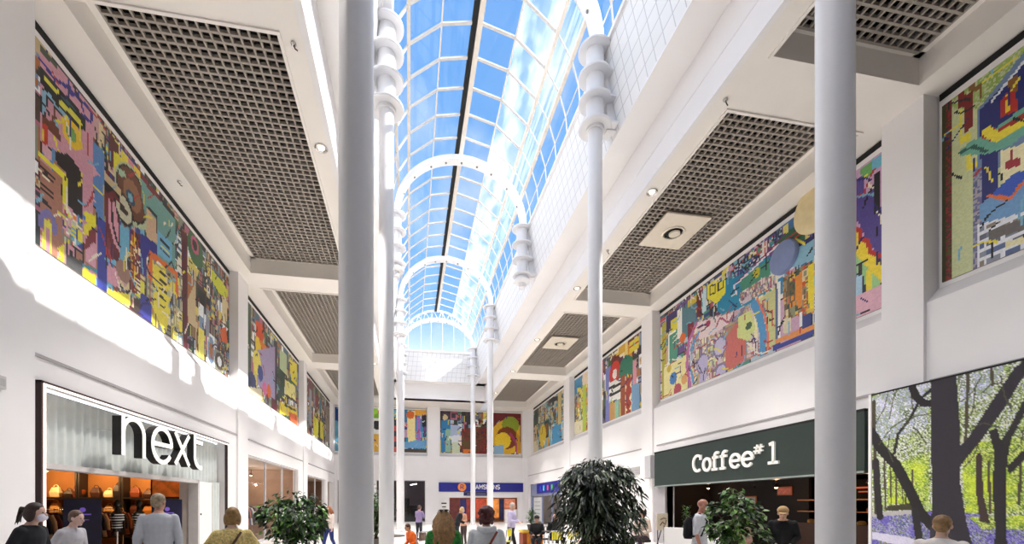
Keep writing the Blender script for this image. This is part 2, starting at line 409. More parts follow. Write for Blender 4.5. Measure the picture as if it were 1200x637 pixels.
# ---------------------------------------------------------------- ceiling grilles, vents, downlights
def grille(sd, c0, c1, label):
    x0, x1 = (-5.53, -2.47) if sd < 0 else (2 * CEN + 2.47, 2 * CEN + 5.53)
    c0 = max(c0, Y0) + .12; c1 -= .12
    r = thing('ceiling_grille', label, 'ceiling grille', ((x0 + x1) / 2, (c0 + c1) / 2, ZC + .5), group='egg-crate grilles in the coffers')
    hx, hy = (x1 - x0) / 2, (c1 - c0) / 2
    n = 17; m = int(round((c1 - c0) / .175)); mb = MB()
    for i in range(n + 1): q = -hx + 2 * hx * i / n; mb.box(q - .020, q + .020, -hy, hy, -.03, .03)
    mb.build('long_bars', GRILLE, r)
    mb = MB()
    for j in range(m + 1): q = -hy + 2 * hy * j / m; mb.box(-hx, hx, q - .024, q + .024, -.035, .032)
    mb.build('cross_bars', GRILLE, r)
    mb = MB(); mb.box(-hx - .1, hx + .1, -hy, hy, .75, .78); mb.build('void_lining', BLACK, r)
    return r
NM = ['nearest the camera, cut by the frame', 'longest in view, second along', 'third along', 'last before the back wall']
for i, (c0, c1) in enumerate(COF):
    for sd in (-1, 1): grille(sd, c0, c1, 'grey egg-crate ceiling grille over the %s side, %s' % ('left' if sd < 0 else 'right', NM[i]))
VM = mat('vent_cream', 'eadfce', .6, vary=.02)
for (x, y, l) in [(8.45, 12.9, 'square cream ceiling diffuser in the second right grille'), (8.15, 22.9, 'square cream ceiling diffuser in the third right grille')]:
    r = thing('ceiling_diffuser', l, 'vent', (x, y, ZC + .38), group='cream diffusers in the right grilles')
    MB().box(-.75, .75, -.85, .85, -.02, .04).build('plate', VM, r, bevel=.01)
    mb = MB(); mb.lathe((0, 0, -.03), [(.36, .0), (.34, -.03), (.30, -.03), (.29, .0)], 28); mb.build('ring', VM, r, smooth=True)
    mb = MB(); mb.lathe((0, 0, -.035), [(.24, .02), (.24, 0), (.01, 0)], 24); mb.build('throat', DARKG, r, smooth=True)
    mb = MB(); mb.lathe((.02, -.03, -.10), [(.02, -.02), (.17, -.0), (.18, .04), (.1, .08)], 20); mb.build('centre_cone', VM, r, smooth=True)
CHR = mat('chrome', 'c9c6c4', .2, .9); LENS = mat('lamp_lens', 'fff4e0', .3, emit='fff0d8', es=3)
DL_E = 2350
def downlight(x, y, label):
    r = thing('downlight', label, 'ceiling light', (x, y, ZC), group='round downlights in the soffit edges')
    mb = MB(); mb.lathe((0, 0, 0), [(.14, .0), (.15, -.02), (.13, -.035), (.10, -.02), (.10, 0)], 24); mb.build('rim', CHR, r, smooth=True)
    mb = MB(); mb.ell((0, 0, -.005), (.085, .085, .03), 14, 6); mb.build('lens', LENS, r, smooth=True)
    l = point((0, 0, -.10), DL_E * (.35 if y < 8 else 1), (1, .95, .89), .09, 'SPOT', 1.5, parent=r)
for y in (5.4, 10.85, 16.2, 21.6, 27.0, 32.5):
    for x in (-2.07, 6.47):
        s_ = 'left' if x < 0 else 'right'
        downlight(x, y, 'round chrome downlight in the %s soffit edge, %s' % (s_, 'about %d m down the hall' % round(y)))
for (x, y, l) in [(-2.1, 8.47, 'left soffit edge near the top of the picture'), (6.5, 8.1, 'right soffit edge above the near column'), (6.5, 13.6, 'right soffit edge beside the diffuser grille'), (-5.95, 12.6, 'left soffit above the big mural')]:
    r = thing('ceiling_sensor', 'small grey sensor on the ' + l, 'sensor', (x, y, ZC))
    mb = MB(); mb.lathe((0, 0, 0), [(.05, .0), (.05, -.03), (.03, -.05)], 14); mb.build('base', CHR, r, smooth=True)
    mb = MB(); mb.tube([(0, 0, -.04), (.03, 0, -.10), (.07, .02, -.11)], .012, 8); mb.build('stem', mat('dark_plastic', '3a3836'), r, smooth=True)
r = thing('wall_box', 'small grey control box on the white pilaster left of the clothes shop', 'switch', (LF, 7.75, 3.5))
MB().box(0, .05, -.09, .09, -.1, .1).build('casing', mat('grey_plastic', 'c5c2c2'), r, bevel=.01); MB().box(.05, .06, -.06, .06, -.05, .05).build('cover', mat('grey_plastic2', 'b5b2b2'), r)

ART={}
ART['L1']='''r;pinkish;8.90,9.76,10.35,9.71,10.35,6.11,8.90,6.13;0.3
p;cd96a5;8.90,9.76,10.20,9.75,10.20,7.40,9.92,7.43,9.92,8.20,9.57,8.31,9.21,8.12,8.90,8.04;
p;46503f;8.90,9.76,9.29,9.76,9.27,9.66,8.90,9.64;
l;2a2a8c;8.90,9.49,9.06,9.47,9.21,9.43,9.41,9.54,9.57,9.60,9.74,9.61,9.99,9.67,10.18,9.65,10.13,9.45,9.92,9.40;0.07
l;2a2a8c;9.55,9.71,9.61,9.53,9.79,9.72,9.92,9.50;0.06
p;1c1a22;8.90,9.37,9.25,9.38,9.74,9.41,9.99,9.36,9.97,9.12,9.74,9.01,9.29,9.00,8.90,9.10;
p;d8d24a;8.99,9.28,9.25,9.31,9.33,9.32,9.29,9.22,8.99,9.19;
p;d8d24a;9.33,9.18,9.74,9.26,9.83,9.27,9.92,9.18,9.83,9.12,9.33,9.09;
p;2f5a66;9.33,9.29,9.70,9.34,9.74,9.30,9.37,9.23;
l;17151a;8.97,8.61,8.99,8.98,9.12,9.05,9.23,8.97,9.41,9.00,9.55,9.01;0.13
l;86b3cc;8.97,8.61,8.99,8.98,9.12,9.05,9.23,8.97,9.41,9.00,9.55,9.01;0.06
p;6e3c28;8.92,8.52,9.13,8.59,9.21,8.90,9.37,8.42,9.10,8.40,8.92,8.40;
p;c23a28;8.92,8.40,9.06,8.45,9.06,8.09,8.92,8.05;
p;e6ca3a;8.93,8.29,8.99,8.31,8.99,8.09,8.93,8.08;
p;e9c22e;9.35,8.87,9.53,8.99,9.74,9.05,9.87,8.92,9.90,8.70,9.74,8.53,9.57,8.52,9.43,8.60;
p;6fa05a;9.47,8.79,9.61,8.90,9.74,8.88,9.74,8.70,9.61,8.64,9.51,8.68;
p;5a85bd;10.18,9.12,10.53,9.10,10.50,7.70,10.32,7.64,10.20,8.32;
p;343f96;10.32,7.64,10.63,7.68,10.63,6.10,10.32,6.08;
p;d9a0b0;10.20,8.61,10.40,8.55,10.20,8.40;
p;231c1c;9.21,8.12,9.53,8.31,9.79,8.28,9.90,8.14,9.90,7.35,9.76,7.31,9.53,7.32,9.51,7.92,9.27,7.95;
p;5b86a8;9.13,8.15,9.25,8.15,9.25,7.93,9.13,7.94;
p;a87560;8.90,7.72,9.37,7.75,9.41,6.53,9.25,6.20,9.15,6.10,8.90,6.67;
l;e6dc30;8.90,7.81,9.29,7.82,9.47,7.83,9.47,7.33;0.1
l;2a1816;8.92,7.61,9.04,7.60,9.19,7.62;0.07
l;2a1816;8.93,7.54,9.17,7.53;0.05
l;2a1816;8.92,7.31,9.15,7.31;0.07
l;2a1816;8.93,7.23,9.15,7.22;0.05
l;2a1816;8.93,7.04,9.13,7.02;0.07
p;e3d94a;8.97,6.71,9.10,6.80,9.15,6.71,9.15,6.15,8.95,6.16;
p;c58b9c;9.01,6.59,9.10,6.61,9.10,6.18,9.01,6.19;
l;7870a8;8.90,6.58,8.95,6.79,9.06,6.90,9.19,6.86,9.21,6.65;0.12
p;e6dc3a;9.29,6.38,9.45,6.57,9.47,6.10,9.25,6.08,9.25,6.20,9.37,6.24;
r;bright;9.41,7.21,9.92,7.35,9.92,6.70,9.41,6.58;0.14
p;e6dc30;9.94,7.51,10.30,7.63,10.30,7.39,10.15,7.30,10.15,7.11,9.94,7.04,9.94,7.24,10.03,7.30;
p;7c2c34;9.97,6.88,10.10,7.20,10.27,7.36,10.27,7.06,10.13,6.96,10.08,6.81,9.94,6.73;
p;d9a0b0;9.97,6.74,10.30,7.06,10.30,6.54,9.97,6.54;
p;4a4a4a;9.47,6.38,9.90,6.48,9.90,6.09,9.47,6.05;
p;e6dc30;9.92,6.33,10.30,6.40,10.30,6.19,9.92,6.12;
l;3f9aa8;9.92,6.41,10.30,6.49;0.06
r;dark;10.35,9.71,11.96,9.71,11.96,6.68,10.63,6.15,10.53,9.10,10.20,9.14;0.28
p;c9a0a0;10.20,9.75,10.40,9.72,10.40,9.25,10.20,9.26;
l;d8c79a;10.40,9.66,10.40,9.27;0.07
l;c8b494;10.55,9.63,10.55,9.16;0.07
p;5a1c22;10.66,9.70,10.99,9.69,10.99,9.08,10.66,9.02;
p;e0d83a;10.85,9.43,11.07,9.46,11.07,9.09,10.85,9.05;
p;e8d84a;11.10,9.69,11.34,9.69,11.34,9.23,11.10,9.17;
p;d98f9a;11.34,9.69,11.53,9.69,11.53,9.25,11.34,9.23;
p;eccc3e;11.53,9.69,11.79,9.69,11.79,9.32,11.53,9.25;
p;c9807c;11.79,9.69,11.89,9.68,11.89,9.31,11.79,9.32;
c;b4c39c;11.53,8.89;0.66
c;241a18;11.50,8.91;0.58
c;6b3f2c;11.50,8.91;0.54
c;96694c;11.50,8.89;0.34
c;2f4f66;11.43,8.80;0.17
c;7fb4c4;11.43,8.80;0.09
c;1c1717;11.19,8.36;0.34
c;c9c6ac;11.19,8.36;0.28
c;3a2c28;11.13,8.36;0.1
c;3a2c28;11.25,8.34;0.08
p;a9c7a8;10.96,9.14,11.22,9.26,11.25,9.15,11.05,9.01;
p;c9b48a;10.55,8.76,11.10,8.75,11.05,8.55,10.55,8.57;
p;1f1a1c;10.55,8.57,11.05,8.55,10.99,8.40,10.55,8.36;
p;6fb0cc;10.55,6.93,10.99,7.06,11.05,7.94,11.37,8.03,11.37,7.47,11.16,7.18,10.99,6.95,10.55,6.86;
p;d79aaa;10.71,8.23,10.87,8.32,10.99,7.90,11.02,7.39,10.82,7.37,10.71,7.73;
l;6a2028;10.60,8.28,10.63,7.68,10.79,7.35,10.99,7.22;0.13
l;d79aaa;10.68,8.26,10.71,7.73,10.87,7.44,11.02,7.33;0.07
l;1b1516;10.76,8.28,10.79,7.82,10.93,7.51,11.05,7.44;0.07
l;6a2028;10.60,8.25,10.82,8.47,10.99,8.44;0.1
p;d79aaa;10.63,6.76,11.05,6.94,11.05,6.48,10.63,6.43;
c;9a7464;11.16,6.93;0.25
p;e0d440;10.63,6.28,11.47,6.55,11.47,6.29,10.63,6.06;
r;maroonyel;11.40,8.05,11.79,8.14,11.79,6.70,11.40,6.62;0.16
p;6fa09a;11.79,9.69,13.40,9.55,13.40,8.10,12.58,7.96,12.06,8.58,11.86,9.08;
l;7c1f28;11.86,9.62,12.21,9.57,12.65,9.63;0.14
l;1b1718;12.65,9.63,13.31,9.61;0.12
p;cfae8e;12.06,8.99,12.50,8.95,12.50,8.36,12.06,8.27;
l;1b1718;12.06,9.03,12.50,9.04,12.50,8.64;0.05
p;2c3188;11.82,8.23,12.50,8.33,12.50,8.03,12.13,7.82,12.06,7.25,11.79,7.26;
p;6fb0d0;12.50,8.73,13.23,8.78,13.23,8.20,12.50,8.11;
l;16161c;12.65,8.56,13.06,8.57;0.1
l;e8de50;12.65,8.42,13.06,8.43;0.06
l;16161c;12.65,8.34,13.06,8.34;0.06
r;yellowcity;12.06,7.78,13.86,8.17,13.76,6.10,12.06,5.98;0.22
l;dd6a22;12.21,7.33,12.24,7.95,13.45,8.08,13.49,7.51;0.14
p;e6d648;12.35,7.77,12.89,7.84,13.06,6.68,12.89,6.09,12.35,6.64;
l;2a241e;12.65,7.71,12.93,7.74;0.08
l;2a241e;12.65,7.49,12.93,7.52;0.08
l;2a241e;12.65,7.27,12.93,7.29;0.08
l;2a241e;12.65,7.07,12.89,7.06;0.08
p;3b3f92;11.79,6.76,12.24,6.81,12.24,6.03,11.79,6.10;
p;e9e4d4;13.54,8.61,13.76,8.59,13.76,8.20,13.54,8.17;
r;darkmix;13.67,9.53,17.07,9.51,17.07,6.27,13.96,6.06;0.24
p;5a2028;13.72,9.49,14.05,9.50,14.05,5.90,13.81,5.92;
c;3f6a44;14.56,9.39;0.5
c;c85a80;14.51,9.49;0.25
c;26302c;14.51,9.49;0.15
p;cdd23a;15.59,9.39,16.29,9.39,16.93,9.28,16.85,8.95,16.23,8.86,15.65,9.00;
p;7d93b0;14.78,7.85,15.11,7.87,15.11,7.06,14.78,7.03;
p;eceff0;14.72,7.90,15.06,7.90,15.06,7.52,14.72,7.48;
p;e8de66;14.72,7.12,15.11,7.11,15.11,6.19,14.72,6.17;
p;dac89a;16.43,8.90,16.93,8.98,16.85,8.03,16.50,8.01;
p;d2602a;16.29,7.66,16.78,7.94,16.93,7.39,16.43,7.27;
p;8d94a0;15.23,7.92,15.53,7.94,15.46,7.05,15.23,7.05;'''
ART['L2']='''r;darkmix;18.63,9.94,29.57,9.90,29.57,6.05,18.63,6.22;0.35
p;4a5a4a;18.81,9.78,19.28,9.82,19.28,6.28,18.81,6.26;
p;d8552a;19.78,9.44,20.63,9.57,20.97,9.13,20.52,8.70,21.32,8.29,20.52,8.32,19.88,8.54;
p;e07a2a;20.41,8.81,21.94,8.81,21.94,8.57,20.41,8.51;
c;e8c83a;20.09,8.47;0.35
c;8a2a2a;21.56,8.56;0.4
p;a89abc;19.98,8.21,22.73,9.37,22.73,6.66,19.98,6.75;
c;e8d860;19.98,7.70;0.5
c;3a4a8c;20.41,7.35;0.35
c;d86a9c;20.97,6.83;0.3
c;e0702a;21.56,6.86;0.3
c;2f3866;19.38,6.59;0.5
p;2a2630;22.46,9.57,22.86,9.55,22.86,6.48,22.46,6.60;
p;e8d83a;24.99,9.49,26.60,9.72,26.60,8.44,25.51,8.43,25.16,8.99;
p;b8c89a;23.29,9.45,24.50,9.51,24.50,8.43,23.29,8.42;
p;e6dc8a;24.19,8.16,26.22,8.34,26.41,7.51,24.19,7.27;
p;2f4a3a;23.00,8.42,24.03,8.47,24.03,6.96,23.00,6.98;
p;e0c83a;23.29,6.79,26.60,7.16,26.60,6.57,23.29,6.19;
l;3a2a20;24.19,7.35,26.41,7.51;0.12
l;3a2a20;24.19,6.82,26.41,6.98;0.12
p;d8602a;24.83,6.60,26.79,6.81,26.79,6.11,25.51,6.08;
p;d6cdb0;18.81,6.37,20.63,6.70,20.63,6.25,18.81,5.89;'''
ART['L3']='''r;darkmix;28.43,10.09,39.91,10.64,39.91,6.15,28.43,6.14;0.5
p;6a3a3a;29.10,9.76,31.07,9.63,31.07,8.59,29.10,8.57;
c;7a1f1f;32.16,8.73;0.6
c;3a7a8c;33.33,8.81;0.5
p;e0d83a;31.07,7.67,32.73,7.64,32.73,6.41,31.07,6.39;
p;e0d83a;33.33,7.75,34.59,7.73,34.59,6.50,33.33,6.50;
p;8f949c;29.81,9.13,30.55,9.16,30.55,6.77,29.81,6.80;
p;9a8a7a;35.26,9.24,37.44,9.37,37.44,6.56,35.26,6.60;'''
ART['R0']='''p;c9cf9c;7.35,11.81,5.16,11.30,5.16,5.73,7.35,5.93;
r;olive;7.05,9.89,5.16,10.49,5.16,9.26,6.04,9.48,6.63,9.24,7.05,9.61;0.08
p;5a1512;7.32,10.03,7.22,10.01,7.22,5.95,7.32,6.00;
p;3c3a1a;7.23,10.02,7.14,10.01,7.14,5.92,7.23,5.96;
r;redspeck;7.16,10.03,7.05,10.01,7.05,5.96,7.16,6.01;0.05
p;7a1a18;6.95,9.80,6.84,9.83,6.84,9.70,6.72,9.65,6.72,8.96,6.83,8.95,6.83,9.45,6.95,9.52;
p;7c5526;6.77,9.84,6.68,9.78,6.68,9.70,6.57,9.68,6.57,9.43,6.61,9.38,6.62,9.58,6.76,9.69;
p;e8d838;6.92,9.47,6.87,9.45,6.87,8.91,6.76,8.91,6.76,8.74,6.92,8.79;
p;6f86a8;6.65,9.22,6.04,9.66,5.16,10.35,5.16,8.04,6.04,7.69,6.65,8.07;
p;232a6e;6.61,9.19,6.04,9.48,5.16,9.94,5.16,8.31,6.04,8.38,6.33,8.18,6.35,7.34,6.58,7.37;
l;dfe4ea;6.42,9.21,6.06,9.47,5.63,9.76;0.05
p;8a5c28;6.20,9.37,6.08,9.36,6.09,9.06,6.20,9.14;
p;b42a22;6.30,9.11,6.21,9.18,6.10,9.10,6.09,8.72,6.30,8.79;
p;ecc832;6.25,9.05,6.18,9.05,6.18,8.79,6.25,8.80;
p;6fae98;6.92,8.65,6.76,8.71,6.45,8.64,6.04,8.71,5.53,8.66,5.53,8.08,6.04,8.23,6.15,8.15,6.51,8.27,6.89,8.54;
l;a8322a;6.51,8.68,6.36,8.49,6.27,8.54,6.04,8.53,5.73,8.55;0.16
l;eedc40;6.51,8.71,6.36,8.46,6.25,8.46,6.04,8.44,5.73,8.43;0.14
l;2c5a50;6.92,8.62,6.70,8.57,6.51,8.32;0.05
p;eedc40;6.81,8.48,6.74,8.45,6.74,8.30,6.66,8.24,6.66,8.13,6.81,8.18;
p;efe6b8;6.31,8.17,6.04,8.07,5.43,8.00,5.43,7.44,6.04,7.51,6.29,7.57;
p;a03038;6.25,7.92,6.18,7.93,6.18,8.09,6.13,8.07,6.13,7.88,6.04,7.84,6.04,7.71,6.25,7.77;
r;greyspeck;6.70,8.19,6.58,8.02,6.58,5.90,6.70,5.95;0.05
p;6f9cc8;6.61,7.38,6.43,7.43,6.04,7.34,5.16,7.22,5.16,6.54,6.04,6.82,6.59,6.98;
p;3458b8;6.45,7.45,6.15,7.62,6.04,7.60,5.43,7.44,5.43,7.30,6.04,7.34,6.18,7.20;
l;e07038;6.47,7.45,6.18,7.20,6.04,7.35,5.73,7.52;0.06
p;e4e6ea;6.63,7.01,6.04,6.85,5.16,6.61,5.16,5.73,6.04,6.08,6.63,6.05;
r;brickgrey;6.61,6.96,6.04,6.82,5.16,6.57,5.16,5.73,6.04,6.15,6.61,6.14;0.12
p;6a6460;6.47,6.81,6.04,6.73,5.16,6.52,5.16,6.30,6.04,6.53,6.47,6.62;
p;e6deb0;6.25,6.45,6.04,6.42,5.73,6.38,5.73,6.23,6.04,6.30,6.25,6.34;'''
ART['R1']='''r;bluemix;17.38,9.65,8.12,9.96,8.12,6.00,17.38,5.93;0.22
p;b8b038;17.25,9.41,16.93,9.43,16.93,6.01,17.25,5.90;
p;3a3068;16.93,9.64,16.10,9.64,16.10,9.22,16.51,8.93,16.93,8.92;
p;d8cc3a;16.63,9.30,16.16,9.32,16.16,8.20,16.63,8.26;
p;4a9078;16.87,8.82,16.16,8.79,16.16,7.57,16.87,7.52;
l;f0eee4;16.75,7.59,16.75,8.77,16.33,8.76;0.1
p;eeeae0;16.16,9.52,15.88,9.54,15.88,8.37,16.16,8.34;
p;56808c;15.88,9.54,14.99,9.57,14.99,8.23,15.88,8.24;
p;d0b838;15.50,9.61,14.89,9.62,14.89,9.36,15.50,9.37;
c;e06a2a;15.82,8.28;0.2
p;7a2a3a;15.50,8.70,15.14,8.68,15.19,7.98,15.50,7.96;
p;e6dc9a;17.12,7.45,15.29,7.55,15.29,6.13,17.12,6.05;
c;3a78b8;16.45,6.85;0.25
c;b84a5a;16.16,6.32;0.25
c;d8a060;15.72,6.61;0.2
c;c8b040;16.75,7.34;0.15
p;6a1f28;14.94,9.67,14.69,9.65,14.69,8.69,14.94,8.70;
p;c4dce4;14.64,9.63,14.41,9.61,14.41,8.76,14.64,8.77;
p;2388ac;13.83,9.38,12.37,9.49,11.70,9.25,11.70,8.07,12.81,8.12,13.83,8.32;
p;e6dc40;14.36,9.68,13.40,9.68,13.40,8.94,13.87,8.77,14.36,9.18;
l;2a2a30;14.22,9.55,14.22,9.24,13.96,9.20,13.96,9.51,14.22,9.55;0.05
l;2a2a30;13.78,9.48,13.78,9.18,13.53,9.18,13.53,9.48,13.78,9.48;0.05
c;2a2830;14.04,8.57;0.2
c;6a3858;13.83,8.32;0.15
r;pinkmap;14.99,8.62,12.74,8.09,11.79,8.12,11.57,6.71,11.63,6.35,15.50,6.08,15.61,7.90;0.12
p;e4d0d0;14.94,8.54,13.04,8.11,13.32,7.82,14.04,7.74,14.79,7.83;
l;7a2048;14.89,8.32,14.22,8.24;0.06
c;a02a50;14.32,8.25;0.12
l;a8506a;13.87,7.98,13.70,8.21,13.28,7.86,13.04,8.05;0.07
p;a88a6a;13.70,7.52,12.78,7.82,13.53,7.30;
p;cfd88a;12.81,7.84,12.30,7.84,12.09,7.18,12.37,6.88,12.89,7.21;
c;3f5a3a;12.37,7.38;0.13
l;b868a0;14.99,8.49,15.45,8.01,15.55,7.10,15.34,6.24;0.16
l;5a98cc;14.84,8.11,15.24,7.77,15.34,6.97,15.14,6.32;0.12
l;4f94c4;12.16,8.00,11.93,7.46,11.79,6.88,11.83,6.36;0.26
l;e07858;12.03,8.10,11.73,7.43,11.60,6.80,11.63,6.29;0.07
c;7a7098;13.70,7.19;0.36
c;c4bcd4;13.70,7.19;0.29
c;7a7098;14.60,6.87;0.36
c;b8b0d0;14.60,6.87;0.3
c;7a7098;13.65,6.27;0.3
c;c0b8d4;13.65,6.27;0.25
c;b8b0d0;14.60,6.30;0.24
r;bluemix;13.96,9.60,10.90,9.75,10.90,9.30,12.89,9.21;0.12
p;4a9078;12.81,9.08,11.54,9.09,11.54,8.59,12.66,8.56;
c;c0b838;12.06,8.92;0.15
l;e8e0e8;12.89,8.64,13.04,9.00,12.30,9.10,11.70,9.25,10.93,9.37;0.07
l;7a2060;12.89,9.04,12.30,9.21,11.70,9.30,11.02,9.50;0.05
p;e8e0c8;12.81,8.46,12.03,8.42,11.70,8.60,11.23,8.53,11.23,8.23,12.03,8.15,12.66,8.17;
r;pinkmap;12.81,8.60,11.86,8.65,11.32,8.48,11.32,8.15,12.66,8.17;0.08
p;c8c88a;11.83,8.06,11.32,8.12,11.32,6.44,11.54,6.37,11.63,7.34;
l;c04848;11.79,7.93,11.63,7.86,11.63,7.52,11.44,7.44,11.44,7.05,11.32,6.95;0.06
p;2f6248;11.32,9.42,10.79,9.53,10.57,9.54,10.36,9.26,10.36,8.74,10.79,8.99;
p;88b8cc;10.79,8.89,10.07,8.81,10.07,8.23,10.79,8.40;
p;2a2a60;10.85,9.07,10.07,8.90,10.07,8.78,10.85,8.92;
r;orangefig;11.08,8.28,10.25,8.26,10.07,8.16,10.07,6.82,11.02,7.03;0.16
p;e08a30;10.68,8.08,10.44,8.12,10.44,7.17,10.57,7.13,10.68,7.59;
p;ecd834;10.25,8.16,10.07,8.21,10.07,6.96,10.23,6.98;
p;ecebe6;11.23,8.23,11.14,8.24,11.14,6.53,11.23,6.54;
p;ecebe6;10.52,7.01,10.44,7.00,10.44,6.60,10.52,6.60;
p;5a6a8a;11.32,8.02,11.23,8.03,11.23,6.41,11.32,6.42;
p;d8ceb0;11.05,7.04,10.82,7.02,10.82,6.60,11.05,6.62;
p;e0904a;11.35,6.55,10.07,6.52,10.07,6.38,11.35,6.40;
p;34408e;11.41,6.40,10.07,6.36,10.07,6.22,11.41,6.22;
p;d0ccd0;11.41,6.19,10.07,6.20,10.07,6.04,11.41,6.01;
r;bluemix;10.07,10.08,9.02,10.07,9.02,6.18,10.07,6.15;0.2
p;c9a0c0;9.09,10.12,8.12,10.15,8.12,6.87,9.09,8.59;
p;6aa860;8.88,9.75,8.60,9.75,8.60,9.44,8.78,9.47;
p;6ab0c8;8.60,9.79,8.12,9.67,8.12,9.38,8.60,9.54;
p;54478c;8.96,9.56,8.78,9.55,8.74,9.11,8.56,9.07,8.49,8.66,8.12,8.22,8.12,7.06,8.43,7.38,8.56,7.70,8.72,7.99,8.88,8.46,8.96,8.64;
p;1e1c20;8.55,9.40,8.41,9.40,8.41,8.41,8.55,8.45;
p;ecd234;9.09,8.51,8.84,8.19,8.68,7.81,8.41,7.25,8.12,6.67,8.12,6.38,8.49,6.93,8.72,7.34,9.09,7.96;
l;b8322a;9.02,8.43,8.88,8.30,8.84,8.07,8.68,7.89,8.60,7.60,8.41,7.41;0.1
p;9ac88a;9.09,7.96,8.72,7.34,8.41,6.86,8.41,6.58,8.76,6.95,9.09,7.54;
p;e6d23a;8.72,7.22,8.60,7.20,8.56,6.73,8.72,6.73;
p;3a3030;8.92,7.49,8.82,7.43,8.76,6.89,8.92,7.03;
p;a8cce0;9.02,7.23,8.80,7.18,8.80,6.70,9.02,6.70;
p;deaebc;9.09,6.73,8.12,6.71,8.12,6.00,9.09,6.10;'''
ART['R2']='''r;darkmix;28.44,10.14,17.91,10.44,17.91,5.66,28.44,5.75;0.35
p;3f88b0;28.12,10.05,25.26,10.14,25.26,9.10,26.91,8.77,28.12,8.84;
c;e8d4b8;25.52,9.48;0.6
r;yellowcity;26.91,9.16,25.01,9.02,25.01,5.80,26.91,5.88;0.3
p;e4dcb8;27.81,7.10,26.06,6.94,26.06,5.64,27.81,5.78;
p;b8cc4a;26.06,9.10,25.52,9.06,25.52,6.15,26.06,6.08;
r;maroonyel;23.01,9.58,19.23,10.01,19.23,8.91,23.01,8.86;0.7
p;3a5c34;22.90,9.55,22.07,9.61,22.07,9.14,22.90,9.12;
p;d8d4dc;22.80,9.56,22.48,9.55,22.48,9.08,22.80,9.18;
p;7c80c0;22.80,9.18,22.17,9.18,22.17,5.83,22.80,5.80;
p;d8a838;21.20,9.94,20.56,9.97,20.56,9.37,21.20,9.41;
p;e8d43a;20.13,9.64,19.23,9.64,19.23,9.07,20.13,9.13;
l;b82a2a;20.04,9.40,19.23,9.40;0.12
p;6a2420;22.07,9.42,21.20,9.45,20.92,8.92,20.04,8.85,20.04,8.17,22.07,8.36;
c;c83a2c;21.67,8.61;0.62
c;e8e0d8;21.67,8.57;0.26
c;2c7a62;20.47,8.39;0.75
p;ecebe4;22.38,8.30,21.01,8.15,21.01,7.13,22.38,7.18;
l;1c1a1c;22.27,7.95,21.10,7.87;0.15
l;1c1a1c;22.27,7.58,21.10,7.51;0.15
p;9a4a2a;21.01,8.28,20.56,8.24,20.56,5.81,21.01,5.76;
p;ecdfb0;20.56,8.07,19.88,8.04,19.88,5.94,20.56,5.90;
c;a83a28;20.21,7.80;0.3
c;a83a28;20.21,7.24;0.3
c;a83a28;20.21,6.69;0.3
c;a83a28;20.21,6.09;0.3
p;d894a0;19.79,8.60,19.39,8.59,19.39,7.40,19.79,7.43;
p;7aa0c0;19.88,7.45,19.15,7.42,19.15,6.20,19.88,6.19;
p;d0a060;22.27,7.16,21.67,7.11,21.67,5.84,22.27,5.85;
p;9ac8a8;21.67,7.11,21.20,7.09,21.20,5.84,21.67,5.84;'''
ART['R3']='''r;tealtan;38.26,10.18,29.44,10.72,29.44,5.58,38.26,5.91;0.45
l;1c1c24;31.85,9.99,31.85,8.95;0.4
l;1c1c24;32.66,9.66,30.69,9.45;0.35
c;d8bc3a;34.42,7.26;0.9
p;4a9cc8;32.05,7.55,29.96,7.55,29.96,6.08,32.05,6.11;
p;2a4434;37.16,9.79,35.62,9.76,35.62,8.46,37.16,8.44;
p;c8b478;30.69,9.83,29.96,9.83,29.96,7.49,30.69,7.44;'''
ART['B1']='''r;bluemix;-6.56,10.19,1.78,10.07,1.78,5.86,-6.56,5.92;0.5
p;123a7c;-6.42,10.05,-5.80,10.08,-5.80,8.55,-6.42,8.89;
p;5f9ab4;-6.42,8.75,-5.80,8.62,-5.80,6.01,-6.42,6.00;
p;e8e8e4;-3.04,10.04,-2.33,10.06,-2.33,7.41,-3.04,7.39;
p;7cac2c;-3.04,9.89,-2.47,9.84,-2.47,9.03,-3.04,9.01;
c;2a2a2a;-2.76,8.43;0.4
p;d8a83a;-3.04,7.68,-2.47,7.70,-2.47,6.08,-3.04,6.06;
p;2b7ba0;-0.73,9.83,-0.15,9.85,-0.15,8.95,-0.73,8.94;
p;e8a82c;0.44,9.87,1.55,9.84,1.55,9.46,0.44,9.42;
p;eedc9c;-0.22,9.77,0.44,9.80,0.52,7.26,-0.15,6.87;
c;d86a2a;0.07,9.41;0.35
p;a068b8;0.66,9.28,0.96,9.29,0.96,6.52,0.66,6.51;
p;1c1820;1.11,9.37,1.55,9.39,1.55,8.41,1.11,8.40;
p;6aa0cc;-0.73,7.00,1.55,7.28,1.55,6.53,-0.73,6.48;
p;4a4238;-0.73,6.41,1.55,6.46,1.55,6.08,-0.73,6.04;'''
